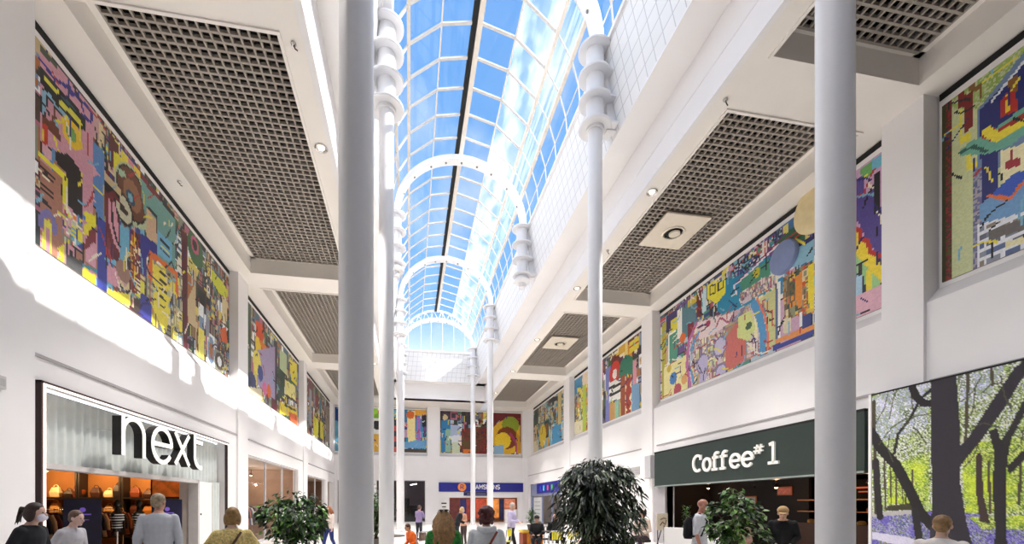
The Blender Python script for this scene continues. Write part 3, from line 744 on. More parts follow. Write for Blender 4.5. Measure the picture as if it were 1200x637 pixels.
ART['B2']='''r;darkmix;2.38,10.02,10.46,10.08,10.46,5.94,2.38,5.87;0.4
p;2c7cb0;2.75,9.05,3.58,9.08,3.58,8.24,3.13,8.23,3.13,6.19,2.75,6.18;
p;8cb49c;3.13,8.23,3.58,8.24,3.58,6.20,3.13,6.19;
p;a8b8d4;3.58,8.62,4.50,8.65,4.50,7.36,3.58,7.33;
p;d8dce4;3.51,7.63,4.35,7.81,4.50,7.13,3.58,6.95;
p;c8d0b0;3.74,7.11,4.42,7.13,4.42,6.06,3.74,6.05;
c;c82a2a;5.27,7.91;0.5
c;e8d8d0;4.88,7.29;0.6
c;b83030;5.81,7.77;0.4
r;redspeck;4.58,8.35,6.82,8.57,6.82,6.11,4.58,6.06;0.3
p;e0782a;4.73,6.52,5.65,6.54,5.65,6.09,4.73,6.07;
p;6a1c20;7.36,9.97,10.14,9.99,10.14,8.67,7.36,8.58;
c;e0b02c;8.78,7.70;1.55
c;8a9a2c;9.02,8.79;0.8
c;7c3a1c;8.70,7.62;1.0
c;ecc830;8.31,7.37;0.75
p;8cb0cc;7.52,6.89,8.39,6.99,8.39,6.14,7.52,6.12;
l;a03a6c;9.02,8.01,9.50,7.25,9.66,6.24;0.25
p;c8901c;9.50,8.26,10.14,7.50,10.14,6.25,9.66,6.24;
p;6a1c20;9.90,9.83,10.22,9.84,10.22,6.72,9.90,7.49;'''
ART['W']='''p;f4f4ff;8.28,3.98,4.90,4.23,4.90,0.23,8.28,-0.49;
r;wood;8.28,4.18,4.90,4.23,4.90,1.20,8.28,1.11;0.05
r;woodsky;8.24,4.05,7.09,4.22,7.15,3.20,8.20,3.00;0.06
r;woodsky;6.65,4.12,5.95,4.13,6.18,3.65,6.60,3.43;0.06
r;woodyellow;7.88,2.49,7.12,2.68,7.12,1.65,7.88,1.65;0.06
r;woodyellow;6.60,2.78,4.90,2.81,4.90,1.52,6.54,1.49;0.07
p;3c3a24;7.88,1.61,7.36,1.69,7.36,1.54,7.95,1.50;
r;bluebell;8.28,1.38,6.95,1.52,4.90,1.37,4.90,-2.35,8.28,-4.37;0.05
p;b8b4b0;8.24,1.46,7.27,1.55,7.27,1.46,8.24,1.36;
p;d8d4e8;8.24,1.03,7.55,0.97,6.95,0.81,7.55,0.75,8.24,0.88;
r;woodyellow;6.48,1.41,4.90,1.52,4.90,1.24,6.30,1.21;0.08
l;4a4230;8.17,3.96,8.13,1.46;0.07
l;4a4230;7.83,2.49,7.81,1.54;0.03
l;4a4230;7.71,2.57,7.71,1.61;0.03
l;4a4230;7.61,2.38,7.58,1.61;0.02
l;4a4230;7.95,2.78,7.93,1.57;0.04
l;4a4230;7.52,2.28,7.53,1.61;0.03
l;4a4230;7.41,2.36,7.41,1.61;0.03
l;4a4230;6.49,4.21,6.53,2.77;0.05
l;4a4230;6.18,4.26,6.14,3.79;0.05
l;4a4230;6.20,2.42,6.18,1.50;0.04
l;4a4230;5.78,2.53,5.80,1.65;0.04
l;4a4230;7.75,4.04,7.85,3.51;0.02
l;4a4230;7.45,4.06,7.39,3.60;0.02
l;1c181c;8.24,3.30,8.02,2.88,7.71,2.48,7.45,1.92,7.27,1.48,7.06,1.22;0.2
l;221c22;8.13,2.61,8.09,1.94,8.04,1.37;0.14
l;1c181c;7.42,4.10,7.33,3.85,7.21,3.70,7.06,3.67;0.14
l;1c181c;7.06,3.96,7.27,3.80,7.45,3.43,7.68,3.15,7.75,2.75;0.06
p;2a2530;7.09,4.12,6.67,4.13,6.61,3.03,6.62,2.70,6.62,2.14,6.52,1.33,6.42,0.86,6.30,-3.19,7.16,-3.71,7.12,0.79,7.06,1.65,7.08,2.85;
p;2a2530;6.62,2.75,6.49,2.90,6.18,3.46,5.86,4.01,5.58,4.21,5.48,3.96,5.74,3.83,6.01,3.30,6.30,2.82,6.61,2.38;
p;241f24;6.20,2.96,6.09,3.02,6.04,2.78,5.95,2.92,5.68,3.60,5.61,3.51,5.91,2.76,5.95,2.40,5.97,2.10,5.97,1.20,5.88,0.02,6.18,-0.04,6.11,1.19,6.15,1.96,6.12,2.57;
p;241f24;5.95,2.32,5.68,2.66,5.44,2.83,5.42,2.73,5.74,2.40,5.93,2.16;
p;3c2c28;6.37,2.59,6.30,2.59,6.27,1.81,6.18,1.31,6.32,1.34,6.38,1.89;
l;241f24;7.36,1.51,7.30,1.04,7.09,-0.23;0.14
l;4c4a38;8.17,3.38,7.95,3.76,7.88,4.04;0.022
l;4c4a38;8.06,2.98,7.80,3.31,7.55,3.45;0.022
l;4c4a38;7.58,3.28,7.39,3.46,7.12,3.47;0.022
l;4c4a38;6.57,3.10,6.42,3.39,6.39,3.78;0.022
l;4c4a38;6.60,3.59,6.42,3.74,6.30,3.99;0.022
l;4c4a38;6.30,3.68,6.18,3.80,6.04,3.79;0.022
l;4c4a38;5.90,3.28,5.99,3.57,6.04,3.92;0.022
l;4c4a38;6.06,3.01,6.27,3.13,6.42,3.08;0.022
l;4c4a38;5.91,2.54,5.78,2.67,5.74,2.96;0.022
l;4c4a38;7.78,2.57,7.88,2.86,7.85,3.14;0.022
l;4c4a38;7.16,2.86,7.30,3.14,7.39,3.24;0.022
l;4c4a38;6.54,2.37,6.42,2.52,6.34,2.75;0.022'''

# ---------------------------------------------------------------- mosaics and printed picture (flat artwork, coloured tile by tile)
rng = np.random.RandomState(3)
PAL = {
 'pinkish': 'cd96a5 cd96a5 d8a8b4 a87560 e6dc30 5a85bd 231c1c',
 'bright': 'f0ece0 e8902a e6dc30 4a90c0 b83a34 7ab0c8 d9a0b0 3a3f90 c9c9b0',
 'dark': '231c1c 5a1c22 8a4a34 d8c79a 6fa09a c9a0a0 e0d83a 3b3f92 7c2c34 6fb0cc',
 'darkmix': '26302c 3a3040 5a2028 8a8c7a 4a6a7c c9b48a 7d93b0 2a2630 a86a3a d8c864 3f6a44 b06a80 eceff0 4a3a30',
 'maroonyel': '6a1c30 e8c83a d88a2a 5a2050 eadfc0 8a3a2a',
 'yellowcity': 'e6d648 e6d648 b8b890 d8802a 4a3a30 d8d0b0 8a8c7a 5a6a8a c9b44a eee6c0',
 'bluemix': '2a86b0 3a6a9c 6ab0c4 34407c c8a0b8 4a9078 b8c8d0 6a4a88 d8c870 c05048 e4e0dc 2a2a40',
 'pinkmap': 'd8b8bc c8a8b0 e8dcd4 b8a078 c9cf9a 7a5070 a8b8c8 c86a60 e8e0b0 8a7a90 d0c0c8',
 'orangefig': 'e08a30 c8502a 6a5a3a 8a8c6a d8b84a 3a5040 b87050 d8c8a0',
 'tealtan': 'c8b478 4a9cc8 6a8a8a 2a4434 d8cca8 8a5a3a 9ab0a0 3a3028 d8a050 7ab4c8',
}
SPK = {
 'olive': 'b8c488 a8bc6c 9cb45c c0c89c 8ca850', 'redspeck': '6a1a1c 8a2a24 4a3018 7a2428 5a4a20',
 'greyspeck': '7a7c98 9a9cb0 6a6a90 a8a0a8 5a6080',
 'wood': 'a8c468 c8d890 7a9044 eef2dc 4c5a34 9ab060 e8e8f4 b8c488 6a744c d8dcc0',
 'woodsky': 'd4d4f0 eeeefa a8b890 b8bce0 8a9c70 f0f0fa 6a7a58',
 'woodyellow': 'c8dc38 e0ec58 a8c438 8aa83c dce88c 5a7a2c ccd860 7c8c40',
 'bluebell': '6a60b8 8a84c8 544aa4 a8a4d0 7a8a68 5c54ac c0bcd8 4c6a4c',
}
def inpoly(U, V, pts):
    ins = np.zeros(U.shape, bool); n = len(pts)
    for i in range(n):
        (x1, y1), (x2, y2) = pts[i], pts[(i + 1) % n]
        if y1 == y2: continue
        c = ((V < y1) != (V < y2)) & (U < (x2 - x1) * (V - y1) / (y2 - y1) + x1); ins ^= c
    return ins
def upn(shape, cell):
    a = rng.rand(shape[0] // cell + 3, shape[1] // cell + 3)
    yy = np.arange(shape[0])[:, None] / cell; xx = np.arange(shape[1])[None, :] / cell
    y0 = yy.astype(int); x0 = xx.astype(int); fy = yy - y0; fx = xx - x0
    return a[y0, x0] * (1 - fy) * (1 - fx) + a[y0 + 1, x0] * fy * (1 - fx) + a[y0, x0 + 1] * (1 - fy) * fx + a[y0 + 1, x0 + 1] * fy * fx
def paint(key, u0, u1, v0, v1, cell, grout=.07):
    nu = int((u1 - u0) / cell); nv = int((v1 - v0) / cell)
    U, V = np.meshgrid(u0 + (np.arange(nu) + .5) * (u1 - u0) / nu, v0 + (np.arange(nv) + .5) * (v1 - v0) / nv)
    img = np.zeros((nv, nu, 3)) + np.array(hexc('b8a890'))
    full = '%.2f,%.2f,%.2f,%.2f,%.2f,%.2f,%.2f,%.2f' % (u0, v0, u1, v0, u1, v1, u0, v1)
    for ln in ['r;%s;%s;.15' % ('wood' if key == 'W' else 'darkmix', full)] + ART[key].split('\n'):
        k, col, pp, ex = ln.split(';'); q = [float(a) for a in pp.split(',')]; pts = list(zip(q[::2], q[1::2]))
        if k == 'p': img[inpoly(U, V, pts)] = hexc(col)
        elif k == 'c': img[(U - pts[0][0]) ** 2 + (V - pts[0][1]) ** 2 < float(ex) ** 2] = hexc(col)
        elif k == 'l':
            w_ = float(ex) / 2
            for (x1, y1), (x2, y2) in zip(pts, pts[1:]):
                L = (x2 - x1) ** 2 + (y2 - y1) ** 2 + 1e-9; t = np.clip(((U - x1) * (x2 - x1) + (V - y1) * (y2 - y1)) / L, 0, 1)
                img[(U - x1 - t * (x2 - x1)) ** 2 + (V - y1 - t * (y2 - y1)) ** 2 < w_ * w_] = hexc(col)
        elif k == 'r':
            msk = inpoly(U, V, pts); sz = float(ex) * (1 if col in SPK else .6)
            if not msk.any(): continue
            if col in SPK:
                P = np.array([hexc(h) for h in SPK[col].split()])
                n = .5 * upn((nv, nu), max(2, int(sz * 4 / cell))) + .3 * upn((nv, nu), max(2, int(sz * 1.6 / cell))) + .2 * rng.rand(nv, nu)
                n = np.clip((n - .22) / .56, 0, .999); n = np.clip(n + (rng.rand(nv, nu) - .5) * .22, 0, .999)
                img[msk] = P[(n * len(P)).astype(int)][msk]
            elif col == 'brickgrey':
                a = (U / .26 + (np.floor(V / .17) % 2) * .4) % 1; b = (V / .17) % 1; m2 = msk & (a > .22) & (b > .3)
                P = np.array([hexc(h) for h in '7c8494 8a8f9c 6a6a78 8a8070 5a6a90'.split()])
                ids = ((np.floor(U / .26) * 7 + np.floor(V / .17) * 13) % 5).astype(int); img[m2] = P[ids][m2]
            else:
                P = [np.array(hexc(h)) for h in PAL[col].split()]; tmp = np.zeros_like(img)
                us = [p[0] for p in pts]; vs = [p[1] for p in pts]
                def rec(a0, a1, b0, b1, d):
                    wu, wv = a1 - a0, b1 - b0
                    if d > 9 or (wu < sz * 1.6 and wv < sz * 2.6) or (d > 3 and rng.rand() < .12):
                        m_ = (U >= a0) & (U < a1) & (V >= b0) & (V < b1)
                        if not m_.any(): return
                        c1 = P[rng.randint(len(P))]; c2 = P[rng.randint(len(P))]; c3 = P[rng.randint(len(P))]; s = rng.rand(); tmp[m_] = c1
                        cu, cv = (a0 + a1) / 2, (b0 + b1) / 2
                        if s < .18: tmp[m_ & (((U - a0) / max(wu, .01) * 4).astype(int) % 2 == 0)] = c2
                        elif s < .34: tmp[m_ & (((V - b0) / max(wv, .01) * 5).astype(int) % 2 == 0)] = c2
                        elif s < .52:
                            rr = ((U - cu) / wu) ** 2 + ((V - cv) / wv) ** 2; tmp[m_ & (rr < .2)] = c2; tmp[m_ & (rr < .06)] = c3
                        elif s < .64: tmp[m_ & ((U - a0) / wu > (V - b0) / wv)] = c2
                        elif s < .76:
                            tmp[m_ & (abs(U - cu) < wu * .3) & (abs(V - cv) < wv * .34)] = c2
                        elif s < .86:
                            st = np.floor((U - a0) / wu * 4) / 4; tmp[m_ & ((V - b0) / wv > st)] = c2
                        if rng.rand() < .35: tmp[m_ & ((U - a0 < .04) | (b1 - V < .04))] = P[-1] * .4
                        return
                    f = .3 + .4 * rng.rand()
                    if wu > wv * .75: rec(a0, a0 + wu * f, b0, b1, d + 1); rec(a0 + wu * f, a1, b0, b1, d + 1)
                    else: rec(a0, a1, b0, b0 + wv * f, d + 1); rec(a0, a1, b0 + wv * f, b1, d + 1)
                rec(max(min(us), u0), min(max(us), u1), max(min(vs), v0), min(max(vs), v1), 0)
                msk &= tmp.sum(axis=2) > 0
                img[msk] = tmp[msk]
    if key != 'W':      # small linear details of the tile work
        for _ in range(int((u1 - u0) * (v1 - v0) * (5 if cell < .06 else 1.6))):
            a0, b0_ = u0 + rng.rand() * (u1 - u0), v0 + rng.rand() * (v1 - v0); an = rng.choice([0, PI / 2, PI / 4, -PI / 4, rng.rand() * 6]); cv_ = rng.choice([0, 0, .5, -.6, 1.2]); ln_ = rng.uniform(.15, .6)
            c_ = np.array(hexc(rng.choice(['1c1a20', '1c1a20', '2a2060', 'e8e0c8', 'e6d640', 'b03a34', '7ab0c8']))); 
            for q in range(int(ln_ / cell * 1.5)):
                i_, j_ = int((a0 - u0) / cell), int((b0_ - v0) / cell)
                if 0 <= i_ < nu and 0 <= j_ < nv: img[j_, i_] = c_
                a0 += math.cos(an) * cell * .66; b0_ += math.sin(an) * cell * .66; an += cv_ * cell * 1.5
    img *= 1 + grout * (rng.rand(nv, nu, 1) - .5) * 2
    return np.clip(img, 0, 1), nu, nv
def art_panel(name, key, fn, u0, u1, v0, v1, cell, m, parent, grout=.07):
    img, nu, nv = paint(key, u0, u1, v0, v1, cell, grout)
    us = np.linspace(u0, u1, nu + 1); vs = np.linspace(v0, v1, nv + 1)
    verts = [fn(a, b) for b in vs for a in us]
    j, i = np.meshgrid(np.arange(nv), np.arange(nu), indexing='ij'); b = j * (nu + 1) + i
    F = np.stack([b, b + 1, b + nu + 2, b + nu + 1], -1).reshape(-1, 4)
    me = bpy.data.meshes.new(name); me.from_pydata(verts, [], F.tolist())
    if key == 'W':      # photographic print: continuous tone
        P_ = np.pad(img, ((0, 1), (0, 1), (0, 0)), 'edge'); c = np.ones(((nu + 1) * (nv + 1), 4), np.float32); c[:, :3] = P_.reshape(-1, 3)
        at = me.color_attributes.new('tessera', 'FLOAT_COLOR', 'POINT')
    else:
        at = me.color_attributes.new('tessera', 'FLOAT_COLOR', 'CORNER'); c = np.ones((nv * nu, 4, 4), np.float32); c[:, :, :3] = img.reshape(-1, 1, 3)
    at.data.foreach_set('color', c.ravel()); me.materials.append(m); me.update()
    o = bpy.data.objects.new(name, me); C.objects.link(o); o.parent = parent; return o
ZM0, ZM1 = 6.19, 9.80
def wall_mural(key, sd, y0, y1, cell, label, discs=()):
    x = LR if sd < 0 else RR; r = thing('mosaic_mural', label, 'mural', (x, (y0 + y1) / 2, 0), group='mosaic murals around the upper walls'); yc = (y0 + y1) / 2
    s = -sd
    a, b = sorted((0, .05 * s)); MB().box(a, b, y0 - yc, y1 - yc, 6.10, 9.95).build('backing_board', WHITE, r)
    a, b = sorted((0, .07 * s)); MB().box(a, b, y0 - yc, y1 - yc, 9.95, 10.08).build('shadow_gap', DARKG, r)
    m0, m1 = y0 + .05, y1 - .05
    a, b = sorted((.05 * s, .075 * s)); MB().box(a, b, m0 - yc, m1 - yc, ZM0, ZM1).build('mosaic_panel', mat('mortar', '8a8078'), r)
    art_panel('mosaic', key, lambda u, v: (.078 * s, u - yc, v), m0, m1, ZM0, ZM1, cell, MOSAIC, r)
    for (u, v, rad, col, nm, lab) in discs:
        mb = MB(); n = 36
        mb.rings([[(d * s, u - yc + rr * math.cos(2 * PI * k / n), v + rr * math.sin(2 * PI * k / n)) for k in range(n)] for d, rr in ((.07, rad), (.15, rad), (.19, rad * .93), (.21, rad * .6))])
        mb.build('raised_disc', mat(nm, col, .6), r, smooth=True)['label'] = lab
wall_mural('L1', -1, 8.47, 17.1, .042, 'large mosaic above the clothes shop, pink left end with a brown spiral ring')
wall_mural('L2', -1, 18.17, 27.1, .07, 'second mosaic along the left wall, orange figure at its left and yellow at its right')
wall_mural('L3', -1, 27.95, 37.15, .09, 'third and smallest looking mosaic on the left wall, yellow legs and a red disc')
wall_mural('R0', 1, 3.6, 7.26, .033, 'mosaic at the right picture edge, navy house, teal wing and grey bricks')
wall_mural('R1', 1, 8.17, 17.45, .045, 'long mosaic above the coffee shop with pink map, two raised discs and purple steps',
           [(11.0, 8.82, .47, '8190b8', 'disc_blue', 'grey-blue disc'), (9.98, 9.62, .66, 'e2d0a0', 'disc_cream', 'cream disc')])
wall_mural('R2', 1, 18.45, 27.45, .07, 'mosaic behind the slim right column, red round target and teal circle')
wall_mural('R3', 1, 28.65, 37.15, .09, 'farthest mosaic on the right wall, tan and teal with black crosses')
def back_mural(key, x0, x1, label):
    r = thing('mosaic_mural', label, 'mural', ((x0 + x1) / 2, YB + .4, 0), group='mosaic murals around the upper walls'); xc = (x0 + x1) / 2
    MB().box(x0 - xc, x1 - xc, -.05, 0, 6.05, 9.95).build('backing_board', WHITE, r); MB().box(x0 - xc, x1 - xc, -.055, 0, 9.97, 10.0).build('shadow_gap', GREYJ, r)
    MB().box(x0 - xc + .04, x1 - xc - .04, -.075, -.05, 6.14, 9.86).build('mosaic_panel', mat('mortar', '8a8078'), r)
    art_panel('mosaic', key, lambda u, v: (u - xc, -.078, v), x0 + .04, x1 - .04, 6.14, 9.86, .075, MOSAIC, r)
back_mural('B1', -6.28, 1.50, 'wide mosaic on the back wall left of the middle pilaster')
back_mural('B2', 2.62, 10.04, 'mosaic on the back wall with a big golden yellow swirl at its right end')

# woodland hoarding
r = thing('hoarding', 'large printed bluebell woodland picture on a hoarding at the right edge', 'billboard', (10.3, 6.6, 0))
MB().box(0, .10, -2.9, 1.66, 0, 4.12).build('panel', WHITE, r); MB().box(-.012, 0, -2.9, 1.66, 4.09, 4.125).build('top_trim', DARKG, r)
MB().box(-.02, 0, 1.61, 1.67, 0, 4.12).build('side_trim', WHITE, r)
art_panel('picture', 'W', lambda u, v: (-.006, u - 6.6, v), 4.0, 8.20, .05, 4.09, .018, PRINT, r, .10)

# ---------------------------------------------------------------- lettering made of strokes
def stroke(mb, pts, w_, fn, d0, d1):
    # ribbon with mitred joins extruded from d0 to d1; fn(u,v,d)
    P = [Vector((a, b)) for a, b in pts]; L, R = [], []
    closed = (P[0] - P[-1]).length < 1e-6
    for i, p in enumerate(P):
        if closed: a = P[i - 1] if i > 0 else P[-2]; b = P[i + 1] if i < len(P) - 1 else P[1]
        else: a = P[max(i - 1, 0)]; b = P[min(i + 1, len(P) - 1)]
        t1 = (p - a).normalized() if (p - a).length > 0 else (b - p).normalized(); t2 = (b - p).normalized() if (b - p).length > 0 else t1
        t = (t1 + t2).normalized(); n = Vector((-t.y, t.x)); k = w_ / 2 / max(.5, n.dot(Vector((-t1.y, t1.x))))
        L.append(p + n * k); R.append(p - n * k)
    mb.rings([[fn(l.x, l.y, d0), fn(q.x, q.y, d0), fn(q.x, q.y, d1), fn(l.x, l.y, d1)] for l, q in zip(L, R)])
def arcp(cx, cy, rx, ry, a0, a1, n=14):
    return [(cx + rx * math.cos(math.radians(a0 + (a1 - a0) * i / n)), cy + ry * math.sin(math.radians(a0 + (a1 - a0) * i / n))) for i in range(n + 1)]
FACEW = mat('sign_face', 'fbf6f0', .4, emit='fff6ea', es=.55); SIDEB = mat('sign_side', '0d0b0c', .5)
def two_tone(name, strokes, w_, fn, d0, d1, dface, parent, face, side):
    mb = MB(); 
    for s_ in strokes: stroke(mb, s_, w_, fn, d0, d1)
    o = mb.build(name, side, parent)
    mb = MB()
    for s_ in strokes: stroke(mb, s_, w_ * .99, fn, d1, dface)
    f_ = mb.build('letter_face', face, o); f_['label'] = 'white lit face'
    return o
# clothes shop front
NX = -6.0
r = thing('shop_sign', 'thick white lettering reading next with black sides over the clothes shop', 'sign', (NX, 10.12, 2.66))
N = {'n': [[(0, 0), (0, 1)], [(0, .60)] + arcp(.37, .60, .37, .40, 170, 0) + [(.74, 0)]],
     'e': [[(1.11, .50), (1.92, .50)] , arcp(1.50, .48, .42, .50, 0, 325, 22)],
     'x': [[(2.10, 0), (2.82, 1)], [(2.10, 1), (2.82, 0)]],
     't': [[(3.15, 1.12), (3.15, .35)] + arcp(3.49, .35, .34, .35, 180, 285, 8), [(3.15, .88), (3.62, .88)]]}
SXN, SZN = .965, .80
for ch, st in N.items():
    two_tone('letter_' + ch, [[(a * SXN, b * SZN) for a, b in s_] for s_ in st], .10, lambda u, v, d: (d, u, v), 0, .17, .185, r, FACEW, SIDEB)
for q in (10.14, 12.2, 13.2): MB().box(-.5, 0, q - 10.12, q - 10.105, .50, .515).build('mounting_bar', mat('fluted_panel', 'd3d9d6'), r)
def curtain(x, y0, y1, z0, z1, name, m, parent, amp=.03, pitch=.22):
    mb = MB(); n = int((y1 - y0) / pitch * 8)
    pr = [(x + amp * (1 if (i % 8) < 4 else -1) * (1 if i % 4 not in (0, 3) else .6), y0 + (y1 - y0) * i / n) for i in range(n + 1)]
    mb.rings([[(a, b, z) for a, b in pr] for z in (z0, z1)], caps=False, closed=False); return mb.build(name, m, parent, smooth=True)
SG = mat('fluted_panel', 'd3d9d6', .3, vary=.05, scale=3)
fr = thing('shopfront', 'clothes shop front with fluted grey fascia and glowing frame', 'shopfront', (0, 0, 0))
curtain(-6.50, 8.62, 16.2, 2.36, 3.66, 'fluted_fascia', SG, fr)
MB().box(-6.62, -6.35, 8.6, 14.6, 2.28, 2.38).box(-6.62, -6.35, 14.55, 14.65, 0, 2.38).build('header', mat('header_grey', 'c9c4c2', .4), fr)
MB().box(-6.62, -6.56, 8.55, 16.22, 2.3, 3.7).build('fascia_back', mat('header_grey', 'c9c4c2', .4), fr)
GLOW = mat('frame_glow', 'fff2ea', .4, emit='ffe9dd', es=1.0); BRZ = mat('dark_frame', '3a2626', .4)
MB().box(-6.30, -6.12, 8.50, 8.54, 0, 3.74).box(-6.30, -6.12, 8.50, 16.25, 3.70, 3.74).box(-6.24, -6.16, 16.21, 16.25, 0, 3.74).build('frame', BRZ, fr)
MB().box(-6.28, -6.11, 8.54, 8.59, 0, 3.70).box(-6.16, -6.11, 8.59, 16.21, 3.665, 3.70).build('light_strip', GLOW, fr)
MB().box(-6.5, -6.37, 14.66, 15.55, 0, 2.34).build('white_pier', WHITE, fr)
curtain(-6.38, 15.55, 16.15, 0, 2.36, 'fluted_side_panel', SG, fr)
MB().box(-6.9, -6.40, 14.62, 14.72, 0, 2.3).build('door_jamb', mat('jamb_cream', 'dcd0c6', .5), fr)
MB().box(-6.37, -6.355, 14.74, 14.79, 1.30, 1.36).build('door_button', DARKG, fr)

def room(nm, x0, x1, y0, y1, z1, wc, cc, fc='8a7a6a', open_side='x1'):
    W_ = mat(nm + '_wall', wc, .8, vary=.12, scale=1.5); mb = MB(); t = .08
    if open_side != 'x0': mb.box(x0 - t, x0, y0 - t, y1 + t, 0, z1)
    if open_side != 'x1': mb.box(x1, x1 + t, y0 - t, y1 + t, 0, z1)
    if open_side != 'y0': mb.box(x0, x1, y0 - t, y0, 0, z1)
    mb.box(x0, x1, y1, y1 + t, 0, z1)
    if open_side in ('x1', 'x0'): mb.box(x0, x1, y0 - t, y0, 0, z1)
    struct(mb, 'wall_' + nm, W_, 'inner walls of the ' + nm.replace('_', ' '), cat='wall')
    struct(MB().box(x0, x1, y0, y1, z1, z1 + .1), 'ceiling', mat(nm + '_ceiling', cc, .8), 'ceiling of the ' + nm.replace('_', ' '), cat='ceiling')
    struct(MB().box(x0, x1, y0, y1, .0, .012), 'floor', mat(nm + '_floor', fc, .4), 'floor of the ' + nm.replace('_', ' '), cat='floor')
def shop_lamp(x, y, z, e, col, label, shade=None):
    r = thing('shop_lamp', label, 'lamp', (x, y, z))
    mb = MB(); mb.lathe((0, 0, 0), [(.02, .32), (.02, .12), (.05, .1), (.10, .0), (.09, .0)], 14); mb.build('shade', shade or BRZ, r, smooth=True)
    mb = MB(); mb.ell((0, 0, 0), (.05, .05, .04), 10, 6); mb.build('bulb', mat('warm_bulb', 'ffe0b0', .3, emit='ffd9a0', es=8), r, smooth=True)
    point((0, 0, -.08), e, col, .06, parent=r); return r

# --- clothes shop interior
room('clothes_shop', -12.5, -6.66, 8.3, 17.2, 3.0, 'b07a45', '8a5a34')
for i, x in enumerate((-7.9, -9.1, -10.3, -11.6)):
    shop_lamp(x, 16.3, 2.72, 55, (1, .60, .26), 'bronze spot lamp at the back of the clothes shop, %s' % ['first from the door jamb', 'second from the door jamb', 'third from the door jamb', 'farthest from the jamb'][i])
WD = mat('shelf_dark', '1a1210', .5); WARM = ['c9843a', '7a3a1c', 'e0b070', '3a1c14', 'b85a24', 'e8d0a0', '5a2a18', '241a18']
for i, x in enumerate((-7.75, -9.05, -10.35, -11.65)):
    r = thing('display_bay', 'dark framed wall shelving at the back of the clothes shop, bay %s' % ['by the door jamb', 'second from the jamb', 'third from the jamb', 'farthest from the jamb'][i], 'shelving', (x, 17.12, 0), group='wall shelving of the clothes shop')
    MB().box(-.64, -.58, -.4, 0, 0, 3).build('post', WD, r); MB().box(.58, .64, -.4, 0, 0, 3).build('post', WD, r)
    for z in (.5, 1.2, 1.82): MB().box(-.58, .58, -.4, 0, z, z + .05).build('shelf', WD, r)
k = 0; NMB = ['tan', 'brown', 'cream', 'dark', 'rust', 'pale', 'chestnut', 'black']
for i in range(24):
    x = -7.35 - (i // 2) * .40; z = 1.87 if i % 2 else 1.25; c_ = WARM[(i * 3) % 8]
    o = thing('handbag', '%s bag on the %s shelf at the back of the clothes shop' % (NMB[(i * 3) % 8], 'upper' if i % 2 else 'middle'), 'bag', (x, 16.92, z), PI / 2, group='bags on the clothes shop shelves')
    if abs(((-x - 7.1) % 1.3)) < .13 or abs(((-x - 7.1) % 1.3)) > 1.17: o.location.x -= .12
    hh = .24 + .1 * ((i * 5) % 3); m_ = mat('bag_' + c_, c_, .5); MB().rings([[(-.09, -.13, 0), (.09, -.13, 0), (.09, .13, 0), (-.09, .13, 0)], [(-.10, -.15, hh * .5), (.10, -.15, hh * .5), (.10, .15, hh * .5), (-.10, .15, hh * .5)], [(-.05, -.10, hh), (.05, -.10, hh), (.05, .10, hh), (-.05, .10, hh)]]).build('body', m_, o, bevel=.02)
    mb = MB(); mb.tube([(0, .07 * math.cos(a), hh - .01 + .09 * math.sin(a)) for a in [PI * q / 8 for q in range(9)]], .012, 6); mb.build('handle', m_, o, smooth=True)
# garments
def garment(x, y, z, col, rz, label, group, ln=.75, stripe=None):
    r = thing('hanging_garment', label, 'clothes', (x, y, z), rz, group)
    m_ = mat('cloth_' + col, col, .85, vary=.15, scale=12); mb = MB(); rs = []
    for zz, wx, wy in ((0, .05, .05), (-.05, .14, .05), (-.10, .22, .06), (-.3, .20, .07), (-.5, .21, .08), (-ln, .25, .09)):
        rs.append([(wx * math.cos(2 * PI * q / 14), wy * math.sin(2 * PI * q / 14) * (1 + .2 * math.cos(q * 3)), zz) for q in range(14)])
    mb.rings(rs); mb.build('body', m_, r, smooth=True)
    mb = MB()
    for s_ in (-1, 1): mb.tube([(s_ * .16, 0, -.08), (s_ * .24, .01, -.25), (s_ * .27, .02, -.55)], [.06, .055, .045], 8)
    mb.build('sleeves', m_, r, smooth=True)
    mb = MB(); mb.tube([(0, 0, -.02), (0, 0, .05), (.03, 0, .08), (0, 0, .11)], .006, 6); mb.build('hanger_hook', CHR, r)
    return r
def rail(x, y, ln, label, along='y', z=1.5):
    r = thing('clothes_rail', label, 'clothes rail', (x, y, 0), 0 if along == 'y' else PI / 2)
    mb = MB(); mb.tube([(0, -ln / 2, z), (0, ln / 2, z)], .015, 8); mb.build('bar', CHR, r, smooth=True)
    for s_ in (-1, 1):
        mb = MB(); mb.tube([(0, s_ * ln / 2, 0), (0, s_ * ln / 2, z)], .015, 8); mb.box(-.25, .25, s_ * ln / 2 - .02, s_ * ln / 2 + .02, 0, .03); mb.build('leg', CHR, r)
GC = ['1c1a20', '3a2420', '8a4a24', '241c30', 'c9a27a', '5a1c1c', '2c2c38', 'a87a4a']
for j, (x, y) in enumerate([(-9.3, 12.9), (-9.1, 15.1)]):
    rail(x, y, 1.4, 'chrome clothes rail of dark garments in the clothes shop, %s' % ['left one', 'right one'][j])
    for i in range(8): garment(x, y - .62 + i * .175, 1.42, GC[(i + 3 * j) % 8], 0, '%s garment on the %s rail inside the clothes shop' % (['black', 'dark brown', 'rust', 'indigo', 'sand', 'oxblood', 'slate', 'tan'][(i + 3 * j) % 8], ['left', 'right'][j]), 'garments on the clothes shop rails')
NAVY = mat('navy_board', '14123a', .4, vary=.3); LIL = mat('lilac_print', '8a6ad0', .5, emit='7a5ad0', es=.3)
